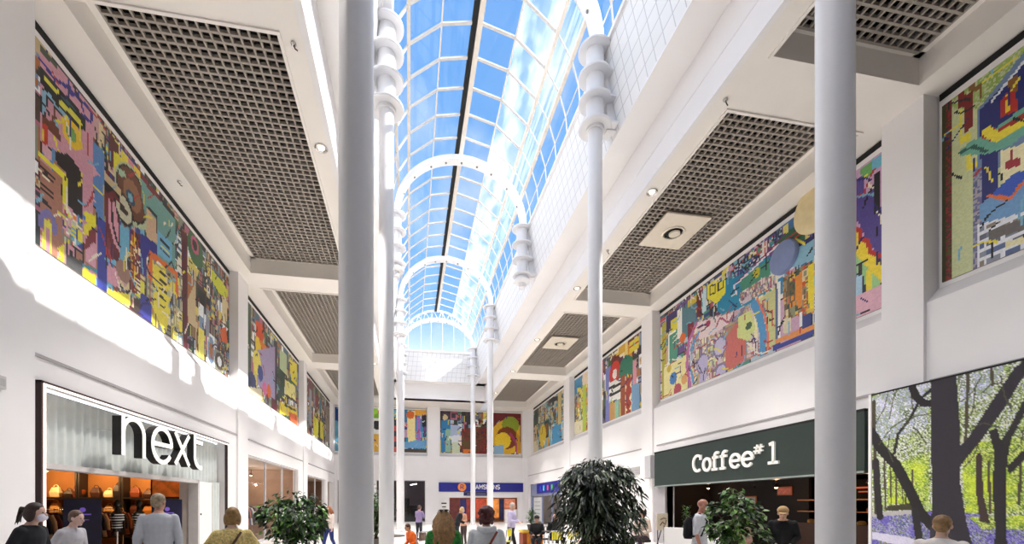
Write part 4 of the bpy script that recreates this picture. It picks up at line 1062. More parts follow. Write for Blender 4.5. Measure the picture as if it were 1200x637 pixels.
for (x, y, l) in [(-8.1, 12.5, 'navy display totem with lilac print behind the grey haired walker'), (-6.98, 14.1, 'navy display totem with lilac print right of the man in grey')]:
    r = thing('display_totem', l, 'display', (x, y, 0), -1.0); MB().box(-.05, .05, -.36, .36, 0, 1.78).build('board', NAVY, r, bevel=.01)
    mb = MB(); mb.extr(arcp(0, 1.5, .06, .06, 0, 330, 10), lambda u, v, d: (d, u, v), .051, .056); mb.build('emblem', LIL, r)
    MB().box(.051, .056, -.16, .16, 1.37, 1.40).box(.051, .056, -.12, .12, 1.24, 1.255).build('print_lines', LIL, r)
for (x, y, l) in [(-7.8, 13.3, 'black mannequin in a white striped top in the clothes shop, left one'), (-7.55, 13.8, 'black mannequin in a white striped top in the clothes shop, right one')]:
    r = thing('mannequin', l, 'mannequin', (x, y, 0), 0)
    mb = MB(); rs = []
    for z, a, b in ((.9, .15, .11), (1.05, .12, .09), (1.25, .17, .12), (1.4, .20, .09), (1.47, .07, .06), (1.56, .05, .05)): rs.append([(b * math.cos(2 * PI * q / 16), a * math.sin(2 * PI * q / 16), z) for q in range(16)])
    mb.rings(rs); mb.build('torso', mat('mannequin_black', '0c0b0c', .4), r, smooth=True)
    mb = MB(); mb.ell((0, 0, 1.66), (.08, .07, .11)); mb.build('head', mat('mannequin_black', '0c0b0c'), r, smooth=True)
    mb = MB(); mb.tube([(0, 0, 0), (0, 0, .95)], .02, 8); mb.lathe((0, 0, 0), [(.2, 0), (.2, .02), (.02, .03)], 16); mb.build('stand', CHR, r)
    for q in range(6):
        z = 1.0 + q * .07; a = .145 + (.04 if q > 2 else 0); mb = MB(); mb.rings([[((a - .04) * math.cos(2 * PI * t_ / 16), a * math.sin(2 * PI * t_ / 16), z + dz) for t_ in range(16)] for dz in (0, .02)]); mb.build('stripe', WHITE, r)
r = thing('poster', 'warm orange fashion poster hanging inside right of the man in grey', 'poster', (-7.72, 15.6, 2.2), -1.2)
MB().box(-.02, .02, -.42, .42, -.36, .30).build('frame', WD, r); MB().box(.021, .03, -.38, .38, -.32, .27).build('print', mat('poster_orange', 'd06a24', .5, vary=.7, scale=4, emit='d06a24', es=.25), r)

# --- left shops 2, 3, 4
def glazed(x, y0, y1, z1, n, label, num, axis='x'):
    o = bpy.data.objects.new('window_%d' % num, None); C.objects.link(o); tag(o, label, 'shop window', None, 'structure')
    F = mat('window_frame', 'cfcdd0', .4); mb = MB()
    def bx(a, b, z0, z_, t=.04):
        if axis == 'x': mb.box(x - t, x + t, a, b, z0, z_)
        else: mb.box(a, b, x - t, x + t, z0, z_)
    bx(y0, y1, z1 - .06, z1); bx(y0, y1, 0, .1)
    for i in range(n + 1):
        q = y0 + (y1 - y0) * i / n; bx(max(y0, q - .03), min(y1, q + .03), 0, z1)
    mb.build('frame', F, o)
    mb = MB(); mb.face([(x, y0, .1), (x, y1, .1), (x, y1, z1), (x, y0, z1)] if axis == 'x' else [(y0, x, .1), (y1, x, .1), (y1, x, z1), (y0, x, z1)]); mb.build('glass_pane', GLASS, o)
glazed(-6.4, 18.35, 26.1, 3.58, 3, 'tall shop window behind the left leafy plant', 3)
glazed(-6.4, 28.4, 34.3, 3.45, 2, 'second shop window beyond the left leafy plant', 4)
room('womens_shop', -12, -6.55, 17.9, 27.2, 3.62, 'b89a84', 'c8b4a4')
room('far_left_shop', -12, -6.55, 27.8, 37.6, 3.5, '7a5a48', 'b8a090')
for i, (x, y) in enumerate([(-8.5, 20), (-9.5, 23), (-8.5, 25.5), (-8.5, 30), (-9, 33.5)]):
    shop_lamp(x, y, 3.2, 60, (1, .82, .66), 'bronze ceiling spot inside the %s, %s' % (('shop behind the left plant', ['nearest', 'middle', 'farthest'][i]) if i < 3 else ('next shop along', ['nearest', 'farthest'][i - 3])))
for j, (x, y, zz) in enumerate([(-7.6, 19.8, 1.6), (-7.8, 22.6, 1.6), (-8.0, 25.0, 1.6), (-7.6, 30.0, 1.6)]):
    rail(x, y, 1.8, 'clothes rail behind the left shop windows, %s' % ['nearest', 'second', 'third', 'in the farther shop'][j], z=zz)
    for i in range(8): garment(x, y - .78 + i * .22, zz - .08, ['8a8478', '5a5468', 'c4b4a8', '3a3840', 'b87a6a', '6a6a78', 'd8ccc0', '4a3a44'][(i + j) % 8], 0, '%s garment on the %s rail behind the left shop windows' % (['grey', 'mauve', 'stone', 'charcoal', 'coral', 'slate', 'ivory', 'plum'][(i + j) % 8], ['nearest', 'second', 'third', 'last'][j]), 'garments behind the left shop windows', .9)
for j, y in enumerate((19.6, 22.5, 25.4, 30.5)):
    r = thing('display_shelf', 'shelf of warm coloured goods at the back of the left shops, %s' % ['first', 'second', 'third', 'fourth'][j], 'shelf', (-11.9, y, 0))
    MB().box(0, .5, -1.3, 1.3, 2.25, 2.30).box(0, .5, -1.3, 1.3, 1.55, 1.6).build('shelf', WD, r)
    for i in range(9): MB().box(.1, .42, -1.2 + i * .27, -1.0 + i * .27, 2.3, 2.45 + .1 * ((i * 7) % 3)).build('goods', mat('goods_' + WARM[i % 8], WARM[i % 8]), r)

# --- back wall shops
room('back_left_shop', -6.4, 1.45, YB + .36, YB + 6, 3.9, '5a5058', '8a8480', open_side='y0')
glazed(YB + .1, -6.0, -3.1, 3.7, 2, 'dark shop window at the far left of the back wall', 5, 'y'); glazed(YB + .1, -2.8, 1.35, 3.7, 1, 'tall dark shop entrance on the back wall left of the blue sign', 6, 'y')
r = thing('ceiling_tube_light', 'bright fluorescent tube inside the dark back shop', 'light', (.35, YB + 2.3, 3.45), .25)
MB().box(-.05, .05, -1.1, 1.1, 0, .06).build('housing', WHITE, r); MB().box(-.04, .04, -1.05, 1.05, -.04, 0).build('tube', mat('tube_glow', 'ffffff', emit='ffffff', es=5), r); point((0, 0, -.15), 70, (1, .96, .95), .1, parent=r)
r = thing('display_screen', 'black display block inside the dark back shop', 'display', (-.45, YB + 1.4, 0)); MB().box(-.5, .45, -.1, .1, 0, 2.15).build('panel', BLACK, r); MB().box(.45, 1.1, -.1, .1, 0, 1.5).build('lower_panel', BLACK, r)
room('jeweller_shop', 2.2, 10.4, YB + .36, YB + 5, 3.0, 'a8705a', 'd8c8b8', open_side='y0')
BLUE = mat('sign_blue', '1a1f8c', .4); ORG = mat('sign_orange', 'e8862a', .4, emit='e8862a', es=.15)
r = thing('shop_sign', 'long blue shop sign with orange roundel on the back wall', 'sign', (2.5, YB - .1, 2.72))
MB().box(0, 7.6, 0, .1, 0, .80).build('board', BLUE, r)
def yfn(u, v, d): return (u, -d, v)
MB().extr(arcp(2.05, .41, .37, .37, 0, 345, 23), yfn, 0, .02).build('roundel', ORG, r)
mb = MB(); [stroke(mb, s_, .06, yfn, .02, .03) for s_ in ([(1.93, .22), (1.93, .6)], [(1.93, .6), (2.10, .6), (2.18, .5), (2.10, .4), (1.93, .4)], [(2.05, .4), (2.2, .22)])]; mb.build('roundel_letter', BLUE, r)
G = {'R': [[(0, 0), (0, 1)], [(0, 1), (.45, 1), (.6, .85), (.6, .65), (.45, .5), (0, .5)], [(.3, .5), (.62, 0)]], 'A': [[(0, 0), (.32, 1), (.64, 0)], [(.12, .35), (.52, .35)]], 'M': [[(0, 0), (0, 1), (.35, .4), (.7, 1), (.7, 0)]],
     'S': [[(.6, .85), (.45, 1), (.15, 1), (0, .85), (0, .65), (.15, .52), (.45, .48), (.6, .35), (.6, .15), (.45, 0), (.15, 0), (0, .15)]], 'D': [[(0, 0), (0, 1), (.35, 1), (.6, .75), (.6, .25), (.35, 0), (0, 0)]], 'E': [[(.55, 0), (0, 0), (0, 1), (.55, 1)], [(0, .5), (.45, .5)]], 'N': [[(0, 0), (0, 1), (.6, 0), (.6, 1)]],
     'O': [arcp(.32, .5, .32, .5, 0, 360, 16)], 'T': [[(0, 1), (.6, 1)], [(.3, 1), (.3, 0)]], 'C': [arcp(.35, .5, .35, .5, 45, 315, 14)], 'F': [[(0, 0), (0, 1), (.55, 1)], [(0, .5), (.45, .5)]], 'U': [[(0, 1), (0, .25), (.15, 0), (.45, 0), (.6, .25), (.6, 1)]]}
def word(txt, x, z, h, w_, fn, parent, m, gap=.28, name='letter'):
    for ch in txt:
        if ch != ' ':
            mb = MB(); [stroke(mb, [(x + a * h, z + b * h) for a, b in s_], w_, fn, .0, .03) for s_ in G[ch]]; mb.build(name, m, parent)
        x += (max(a for s_ in G.get(ch, [[(.3, 0)]]) for a, b in s_) + gap) * h
word('RAMSDENS', 2.95, .25, .36, .075, yfn, r, WHITE)
r = thing('sign_plate', 'small navy plate under the long blue sign', 'sign', (4.7, YB - .12, 2.42)); MB().box(0, 2.3, 0, .05, -.05, .27).build('plate', mat('plate_navy', '16184a'), r); MB().box(.3, 2.0, -.01, 0, .07, .13).build('print_line', mat('plate_grey', '8a8ab0'), r)
sf = thing('shopfront', 'jeweller shopfront with orange posters under the long blue sign', 'shopfront', (0, YB + .1, 0))
MB().box(2.6, 3.45, -.03, .03, 0, 2.2).build('white_panel', WHITE, sf); MB().box(9.6, 10.0, -.03, .03, 0, 2.2).build('white_panel', WHITE, sf); MB().box(2.75, 3.2, -.05, -.03, 1.65, 1.75).box(2.8, 3.15, -.05, -.03, 1.35, 1.43).build('panel_print', DARKG, sf)
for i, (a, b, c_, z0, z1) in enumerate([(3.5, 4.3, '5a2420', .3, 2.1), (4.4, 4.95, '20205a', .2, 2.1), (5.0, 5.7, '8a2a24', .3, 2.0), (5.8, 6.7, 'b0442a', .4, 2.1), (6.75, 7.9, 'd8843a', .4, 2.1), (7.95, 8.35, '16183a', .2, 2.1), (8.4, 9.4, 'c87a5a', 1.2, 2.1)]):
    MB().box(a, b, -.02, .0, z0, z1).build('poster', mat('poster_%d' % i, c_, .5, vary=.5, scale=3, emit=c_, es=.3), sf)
MB().box(8.4, 9.5, -.25, .1, 0, 1.15).build('white_counter', WHITE, sf)
for i, x in enumerate((4, 6.3, 8.6)): shop_lamp(x, YB + 1.5, 2.7, 40, (1, .75, .5), 'warm lamp inside the shop under the blue sign, %s' % ['left', 'middle', 'right'][i])

# --- right wall far shop (blue sign) and low window
room('corner_shop', RF + .5, 15, 28.6, 37.6, 3.3, 'c8c0bc', 'd8d4d0', open_side='x0')
r = thing('shop_sign', 'blue sign with small coloured figures on the corner shop at the far right', 'sign', (RF + .02, 35.1, 2.5))
MB().box(0, .1, -5.5, 0, 0, .82).build('board', BLUE, r)
for i, (c_, u) in enumerate([('2a3ab8', -1.0), ('40c0d8', -1.9), ('e05078', -2.9), ('50c060', -3.9)]): MB().box(-.02, 0, u - .2, u + .1, .2, .6).build('figure', mat('fig_' + c_, c_, emit=c_, es=.2), r)
r = thing('shopfront', 'grey framed front of the corner shop below the blue sign', 'shopfront', (RF + .2, 0, 0))
GB = mat('frame_bluegrey', '8c94b4', .4); MB().box(-.1, .1, 36.9, 37.2, 0, 3.35).box(-.1, .1, 35.1, 37.0, 2.3, 3.3).box(-.1, .1, 29.3, 35.1, 2.3, 2.5).box(-.05, .05, 34.0, 34.15, 0, 2.3).box(-.05, .05, 31.5, 31.6, 0, 2.3).build('frame', GB, r)
MB().box(.0, .03, 34.3, 36.6, .2, 2.2).build('poster_panel', mat('pale_poster', 'd4d8d8', .5), r)
for i in range(5): MB().box(-.03, 0, 34.7, 36.2, .5 + i * .32, .56 + i * .32).build('poster_line', mat('poster_grey', '9aa0a8'), r)
shop_lamp(12.5, 33, 2.9, 60, (1, .92, .85), 'ceiling lamp inside the corner shop')
glazed(RF + .15, 20.2, 25.6, 1.25, 4, 'low window with blue posters behind the fig trunk', 7)
MB().box(RF + .35, RF + .38, 20.3, 25.5, 0, 1.2).build('wall_backing', mat('window_blue', '8a94b8', .5, vary=.5, scale=1)); tag(bpy.data.objects['wall_backing'], 'bluish display panel behind the low window', 'wall', None, 'structure')
r = thing('wall_vent', 'small grey wall vent above the fig, left of the coffee sign', 'vent', (RF + .06, 19.1, 3.2)); MB().box(-.04, 0, -.45, .45, -.18, .18).build('frame', mat('vent_grey', 'b4b0b0'), r); MB().box(-.05, -.04, -.4, .4, -.12, -.08).box(-.05, -.04, -.4, .4, 0, .04).build('slats', GREYJ, r)

# --- coffee shop
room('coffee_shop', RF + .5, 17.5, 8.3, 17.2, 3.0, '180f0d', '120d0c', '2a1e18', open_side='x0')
GRN = mat('coffee_green', '22312d', .35, vary=.06)
CX = 10.28
r = thing('shop_sign', 'dark green coffee shop fascia with white raised letters', 'sign', (CX, 0, 0))
MB().box(0, .45, 8.35, 17.05, 2.36, 3.80).build('fascia_board', GRN, r, bevel=.01); MB().box(-.03, .0, 8.35, 17.05, 2.36, 2.41).build('bottom_bead', mat('bead_grey', '8a9490', .3), r); MB().box(-.01, .45, 8.35, 17.05, 3.78, 3.84).build('top_gap', DARKG, r)
CR = mat('letter_ivory', 'f0ede6', .4, emit='f0ede6', es=.12)
def cfn(u, v, d): return (-d, 14.45 - u, 2.80 + v)
def serif(x, y, w_): return [(x - w_ / 2, y), (x + w_ / 2, y)]
CH, XH = .62, .45
L_ = {
 'C': [arcp(.27, .31, .23, .28, 55, 305, 18), [(.44, .42), (.44, .60)]],
 'o': [arcp(.77, .225, .185, .21, 0, 360, 20)],
 'f': [[(1.16, .02), (1.16, .45)] + arcp(1.28, .45, .12, .14, 180, 50, 6), serif(1.20, .43, .28), serif(1.16, .03, .26)],
 'f2': [[(1.55, .02), (1.55, .45)] + arcp(1.67, .45, .12, .14, 180, 50, 6), serif(1.59, .43, .30), serif(1.55, .03, .26)],
 'e': [arcp(2.11, .225, .20, .21, 0, 320, 18), [(1.93, .23), (2.31, .23)]],
 'e2': [arcp(2.63, .225, .20, .21, 0, 320, 18), [(2.45, .23), (2.83, .23)]],
 'hash': [[(2.95, .34), (3.02, .62)], [(3.09, .34), (3.16, .62)], [(2.88, .43), (3.22, .43)], [(2.90, .54), (3.24, .54)]],
 'one': [[(3.60, .02), (3.60, .62)], [(3.46, .56), (3.60, .60)], serif(3.60, .03, .36)]}
for k, st in L_.items():
    mb = MB(); [stroke(mb, s_, .045 if k == 'hash' else .085, cfn, -.0, .06) for s_ in st]; mb.build('letter_' + {'f2': 'f', 'e2': 'e'}.get(k, k), CR, r)
struct(MB().box(RF - .02, RF + .35, 16.5, 17.35, 0, 2.36), 'trim_80', mat('tile_grey', 'a8a4a8', .4), 'grey tiled pier at the left of the coffee shop', cat='trim')
r = thing('sign_end_box', 'pale grey box at the left end of the coffee sign', 'box', (RF - .1, 17.4, 0)); MB().box(-.12, .1, -.12, .35, 2.75, 3.75).build('casing', mat('pale_grey', 'b8b6ba'), r, bevel=.01); MB().box(-.14, -.12, -.1, .33, 2.75, 2.79).build('edge', GREYJ, r)
for i, (x, y, z) in enumerate([(12, 9.6, 2.2), (12.6, 11.2, 2.25), (12, 12.6, 2.2), (13, 14.6, 2.25), (12.2, 16.2, 2.3), (14.5, 10.4, 2.2)]):
    shop_lamp(x, y, z, 9, (1, .5, .22), 'small warm pendant in the coffee shop, %s from the hoarding' % ['first', 'second', 'third', 'fourth', 'fifth', 'rear'][i])
r = thing('service_counter', 'lit food counter in the coffee shop beside the near column', 'counter', (12.6, 10.2, 0))
MB().box(-.4, .4, -2, 2, 0, 1.05).build('base', mat('counter_wood', '4a2a1a'), r)
MB().box(-.3, .3, -1.9, 1.9, 1.40, 1.43).box(-.3, .3, -1.9, 1.9, 1.75, 1.79).build('glass_shelf', mat('shelf_brass', 'a86a34', .3, .5), r)
for i in range(14):
    o = thing('cake', '%s cake on the coffee counter shelf' % ['orange', 'golden', 'brown'][i % 3], 'cake', (12.6, 8.5 + i * .26, 1.05 if i % 2 else 1.43), group='cakes on the coffee counter')
    mb = MB(); mb.lathe((0, 0, 0), [(.10, 0), (.11, .04), (.10, .09), (.05, .12), (.01, .12)], 14); mb.build('sponge', mat('cake_' + str(i % 3), ['c8602a', 'd8a050', '6a3a20'][i % 3]), o, smooth=True)
for i, (y, z, w_, h) in enumerate([(15.9, 1.75, .45, .35), (14.9, 1.7, .9, .5), (13.2, 2.1, .6, .3)]):
    r = thing('wall_picture', 'small framed picture in the dark coffee shop, %s' % ['by the left pier', 'behind the man in white', 'high in the middle'][i], 'picture', (12.9, y, z))
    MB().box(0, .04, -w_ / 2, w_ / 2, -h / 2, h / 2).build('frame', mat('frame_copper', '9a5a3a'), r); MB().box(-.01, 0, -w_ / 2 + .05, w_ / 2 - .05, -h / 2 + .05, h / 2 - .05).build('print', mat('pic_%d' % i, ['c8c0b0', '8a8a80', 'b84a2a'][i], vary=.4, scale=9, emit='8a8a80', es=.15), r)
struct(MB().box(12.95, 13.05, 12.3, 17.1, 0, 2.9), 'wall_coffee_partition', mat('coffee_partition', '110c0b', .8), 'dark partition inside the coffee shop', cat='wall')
r = thing('menu_board', 'black menu board hung over the coffee counter', 'menu', (13.6, 10.3, 2.1)); MB().box(0, .05, -1.2, 1.2, -.3, .3).build('board', BLACK, r)
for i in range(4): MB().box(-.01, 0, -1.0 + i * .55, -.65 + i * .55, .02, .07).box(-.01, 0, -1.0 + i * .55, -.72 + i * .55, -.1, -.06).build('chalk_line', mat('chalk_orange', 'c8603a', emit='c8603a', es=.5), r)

# ---------------------------------------------------------------- plants
LEAFS = {}
def leafmat(c):
    return mat('leaf_' + c, c, .38, vary=.25, scale=8)
def plant(name, label, x, y, zc, rx, rz, nleaf, ll, lw, cols, droop, pot_r=.3, clumps=26, seed=1, spread=.22, group=None):
    rnd = random.Random(seed)
    r = thing(name, label, 'plant', (x, y, 0), 0, group)
    mb = MB(); mb.lathe((0, 0, 0), [(pot_r * .75, 0), (pot_r, .05), (pot_r * 1.1, .5), (pot_r * 1.12, .55), (pot_r, .55), (pot_r * .95, .48)], 24); mb.build('pot', mat('pot_stone', '6a645e', .7), r, smooth=True)
    MB().lathe((0, 0, .44), [(pot_r * .96, 0), (.01, .03)], 20).build('soil', mat('soil', '2a1e16', .9), r)
    bark = mat('bark', '5a4636', .8, vary=.3, scale=20)
    mb = MB(); mb.tube([(0, 0, .45), (.03, .02, .45 + (zc - .45) * .4), (-.02, .01, zc - rz * .5), (0, 0, zc)], [.055, .045, .04, .03], 9)
    cl = []
    for i in range(clumps):
        while True:
            p = Vector((rnd.uniform(-1, 1), rnd.uniform(-1, 1), rnd.uniform(-1, 1)))
            if .35 < p.length < 1: break
        p = Vector((p.x * rx, p.y * rx, p.z * rz)); cl.append(p)
        q = p * .55 + Vector((0, 0, -rz * .1)); mb.tube([(0, 0, zc - rz * .45), tuple(q * .5 + Vector((0, 0, zc - rz * .2))), tuple(p + Vector((0, 0, zc)))], [.02, .013, .006], 5)
    mb.build('trunk', bark, r, smooth=True)
    mb = MB()
    for i in range(nleaf):
        c_ = cl[rnd.randrange(len(cl))]; d = Vector((rnd.gauss(0, 1), rnd.gauss(0, 1), rnd.gauss(0, 1))).normalized() * abs(rnd.gauss(0, spread)) * (rx + rz) * .8
        p = c_ + d; q = Vector((p.x / rx, p.y / rx, p.z / rz)).length
        if q > 1.12: p = p / q * 1.05
        out = Vector((p.x, p.y, 0)).normalized() if Vector((p.x, p.y, 0)).length > .01 else Vector((1, 0, 0))
        dr = (out * rnd.uniform(.2, 1) + Vector((rnd.gauss(0, .45), rnd.gauss(0, .45), rnd.gauss(0, .35) - droop))).normalized()
        sd = dr.cross(Vector((rnd.gauss(0, .5), rnd.gauss(0, .5), 1))).normalized(); nn = sd.cross(dr)
        L = ll * rnd.uniform(.7, 1.2); W = lw * rnd.uniform(.8, 1.2) / 2; b = p + Vector((0, 0, zc)); bend = -Vector((0, 0, 1)) * L * .18 * (1 + droop)
        m1 = b + dr * L * .35 ; m2 = b + dr * L * .7 + bend * .5; tip = b + dr * L + bend; k = rnd.randrange(len(cols))
        n0 = len(mb.v); mb.v += [tuple(b), tuple(m1 + sd * W + nn * W * .3), tuple(m1), tuple(m1 - sd * W + nn * W * .3), tuple(m2 + sd * W * .8 + nn * W * .25), tuple(m2), tuple(m2 - sd * W * .8 + nn * W * .25), tuple(tip)]
        for q_ in ((0, 1, 2), (0, 2, 3), (1, 4, 5, 2), (2, 5, 6, 3), (4, 7, 5), (5, 7, 6)): mb.f.append(tuple(n0 + t_ for t_ in q_)); mb.m.append(k)
    mb.build('foliage', [leafmat(c_) for c_ in cols], r)
    return r
plant('weeping_fig', 'large dark weeping fig in front of the slim right column', 3.38, 7.5, 1.62, .76, .80, 5200, .17, .042, ['1c2a1a', '2c3e26', '3c4c34', '6a765c', '0f150d', '141c12'], .55, .34, 60, 3)
plant('leafy_plant', 'bushy green plant in front of the second left shop window', -2.45, 9.8, 1.28, .62, .70, 1900, .13, .065, ['1f3a1c', '2f5226', '46702f', '15240f', '4a5a3c', '6c9440'], .3, .3, 22, 5, spread=.17)
plant('leafy_plant', 'bright green leafy plant in front of the coffee shop', 4.78, 5.72, 1.36, .36, .50, 1100, .10, .05, ['3a5a26', '5a8438', '7ca650', '1c2c12', 'a8bc88', '2a4420'], .2, .24, 15, 8, spread=.17)
plant('leafy_plant', 'tall green plant seen only between the two near left columns', -1.07, 14.4, 1.5, .55, .85, 1400, .14, .06, ['20401c', '3a6a2c', '182a14', '8a9470', '2a4a24'], .3, .3, 24, 9)
# palm in the planter
r = thing('potted_palm', 'small spiky palm standing in the orange kiosk planter by the blue sign', 'plant', (4.25, 14.9, .72))
mb = MB(); mb.lathe((0, 0, 0), [(.12, 0), (.16, .2), (.15, .2)], 16); mb.build('pot', mat('pot_stone', '6a645e'), r, smooth=True)
rnd = random.Random(4); mb = MB()
for i in range(150):
    a = rnd.uniform(0, 2 * PI); e_ = rnd.uniform(.1, 1.35); h0 = rnd.uniform(.2, .6); L = rnd.uniform(.25, .42); d = Vector((math.cos(a) * math.cos(e_), math.sin(a) * math.cos(e_), math.sin(e_))); b = Vector((0, 0, h0)); s_ = d.cross(Vector((0, 0, 1))).normalized() * .014
    m1 = b + d * L * .6; tip = b + d * L - Vector((0, 0, .12)); k = rnd.randrange(3)
    n0 = len(mb.v); mb.v += [tuple(b - s_ * .4), tuple(b + s_ * .4), tuple(m1 + s_), tuple(m1 - s_), tuple(tip)]; mb.f += [(n0, n0 + 1, n0 + 2, n0 + 3), (n0 + 3, n0 + 2, n0 + 4)]; mb.m += [k, k]
mb.tube([(0, 0, .1), (0, 0, .65)], [.03, .02], 8, m=1); mb.build('fronds', [leafmat(c_) for c_ in ('3a5a2c', '5a7a40', '20381a')], r)
r = thing('kiosk_planter', 'orange and yellow box planter holding the small palm', 'planter', (4.25, 14.9, 0))
MB().box(-.36, .36, -.25, .25, 0, .72).build('body', mat('kiosk_orange', 'e0882a'), r, bevel=.02); MB().box(-.38, -.24, -.27, .27, .1, .62).box(.02, .2, -.27, -.25, .1, .6).build('panel', mat('kiosk_brown', '8a3a1c'), r); MB().box(-.40, .40, -.28, .28, .66, .72).build('rim', mat('kiosk_yellow', 'eac43a'), r)

# ---------------------------------------------------------------- furniture
def chair(x, y, rz, label, col='e8dc3c'):
    r = thing('cafe_chair', label, 'chair', (x, y, 0), rz, 'metal cafe chairs in the hall')
    F = mat('chair_tube', 'c8c8cc', .25, .7); S_ = mat('chair_slat_' + col, col, .5)
    mb = MB(); mb.tube([(-.24, -.22, .45), (-.25, -.25, .80), (-.20, -.26, .87), (.20, -.26, .87), (.25, -.25, .80), (.24, -.22, .45)], .014, 8); mb.build('back_frame', F, r, smooth=True)
    for i in range(5): MB().box(-.17 + i * .07, -.12 + i * .07, -.262, -.25, .62, .85).build('back_slat', S_, r)
    MB().box(-.22, .22, -.22, .22, .44, .47).build('seat', S_, r, bevel=.01)
    for a, b in ((-1, -1), (1, -1), (-1, 1), (1, 1)): mb = MB(); mb.tube([(a * .22, b * .2, .45), (a * .25, b * .24, 0)], .013, 7); mb.build('leg', F, r, smooth=True)
def table(x, y, label, col='4a4442'):
    r = thing('cafe_table', label, 'table', (x, y, 0), 0, 'round cafe tables in the hall')
    mb = MB(); mb.lathe((0, 0, .72), [(.36, 0), (.37, .015), (.36, .03), (.01, .03)], 28); mb.build('top', mat('table_' + col, col, .4), r, smooth=True)
    mb = MB(); mb.tube([(0, 0, .02), (0, 0, .72)], .03, 10); mb.build('pedestal', CHR, r, smooth=True); mb = MB(); mb.lathe((0, 0, 0), [(.25, 0), (.25, .02), (.03, .05)], 20); mb.build('foot', CHR, r, smooth=True)
table(4.7, 13.9, 'round table in front of the two seated people in black'); table(-.50, 12.75, 'dark round table in front of the child in orange'); table(2.4, 15.3, 'round table left of the man in the lilac shirt', 'c8c4bc'); table(6.2, 14.8, 'round table beyond the fig tree, by the white wall', 'c8c4bc')
chair(4.15, 12.2, 0.1, 'yellow slatted chair with grey tube frame, left of the pair'); chair(4.75, 12.35, -.1, 'yellow slatted chair with grey tube frame, right of the pair')
chair(5.6, 13.2, .6, 'chair with red slats and tube frame right of the yellow pair', 'b84a44'); chair(2.9, 13.6, 1.0, 'yellow chair beside the planter', 'e8dc3c'); chair(1.1, 14.6, -2.2, 'dark slatted chair behind the child in orange', '4a3a34')
chair(.16, 12.42, 0.9, 'brown chair the child in orange sits on', '6a5040'); chair(4.35, 14.25, PI * 1.0, 'chair under the left seated person in black', '4a3a34'); chair(4.85, 14.3, PI * 1.0, 'chair under the right seated person in black', '5a4a34'); chair(.95, 13.0, .3, 'chair under the person in a grey cap', '5a4a3a')
# easel by the coffee shop
r = thing('display_easel', 'cream board with brown sketch on thin black legs outside the coffee shop', 'easel', (7.55, 12.1, 0), .45)
MB().box(-.28, .28, -.02, .02, .86, 1.36).build('board', mat('board_cream', 'e2d8c4'), r, bevel=.005)
mb = MB(); [mb.tube(p, .018, 6) for p in ([(-.15, -.03, 1.0), (-.02, -.03, 1.1), (.12, -.03, 1.02), (.18, -.03, 1.15)], [(-.12, -.03, 1.18), (.05, -.03, 1.22), (.16, -.03, 1.2)])]; mb.build('drawing', mat('sketch_brown', '8a6a4a'), r)
for a, b in ((-.2, -.02), (.2, -.02), (0, .3)): mb = MB(); mb.tube([(a, .02, .88), (a * 1.2, b, 0)], .014, 7); mb.build('leg', DARKG, r)
r = thing('barrier_panel', 'white cafe barrier outside the coffee shop, left of the man in white', 'barrier', (7.7, 10.9, 0), -.9); MB().box(-.75, .75, -.02, .02, .15, .98).build('panel', WHITE, r, bevel=.01)
for a in (-.75, .75): mb = MB(); mb.tube([(a, 0, 0), (a, 0, 1.04)], .02, 8); mb.build('post', CHR, r)
r = thing('topiary', 'small upright green plant beside the easel in the coffee entrance', 'plant', (8.3, 12.0, 0)); mb = MB(); mb.lathe((0, 0, 0), [(.14, 0), (.18, .4), (.16, .4)], 16); mb.build('pot', mat('pot_stone', '6a645e'), r, smooth=True)
mb = MB(); rnd = random.Random(5)
for i in range(300):
    z = rnd.uniform(.4, 1.6); a = rnd.uniform(0, 2 * PI); q = .09 * rnd.uniform(.3, 1.2); c_ = Vector((q * math.cos(a), q * math.sin(a), z)); d = Vector((math.cos(a), math.sin(a), rnd.uniform(-.2, .8))).normalized() * .07; s_ = d.cross(Vector((0, 0, 1))).normalized() * .02
    mb.face([c_, c_ + d * .5 + s_, c_ + d, c_ + d * .5 - s_])
mb.tube([(0, 0, .35), (0, 0, 1.5)], .02, 6); mb.build('foliage', leafmat('3f6a22'), r)

# ---------------------------------------------------------------- people
def skinm(c): return mat('skin_' + c, c, .5, vary=.04, scale=10)
def cloth(c, v=.1, s=18): return mat('fabric_%s_%d' % (c, int(v * 100)), c, .9, vary=v, scale=s)
def caps(mb, a, b, ra, rb, n=12):
    a = Vector(a); b = Vector(b); d = (b - a).normalized(); P = []; R = []
    for t in (-1, -.7, -.35, 0): P.append(a + d * ra * t); R.append(ra * math.sqrt(max(.02, 1 - t * t)))
    for t in (0, .35, .7, 1): P.append(b + d * rb * t); R.append(rb * math.sqrt(max(.02, 1 - t * t)))
    mb.tube(P, R, n)
def loftz(mb, rows, n=18, shear=None):
    rs = []
    for z, rx, ry, cy in rows:
        ring = []
        for k in range(n):
            a = 2 * PI * k / n; p = Vector((rx * math.cos(a), cy + ry * math.sin(a), z)); ring.append(shear(p) if shear else p)
        rs.append(ring)
    mb.rings(rs)
def remesh(o, v, sm=2):
    m_ = o.modifiers.new('remesh', 'REMESH'); m_.mode = 'VOXEL'; m_.voxel_size = v; m_.use_smooth_shade = True
    s_ = o.modifiers.new('smooth', 'SMOOTH'); s_.iterations = sm; s_.factor = .5
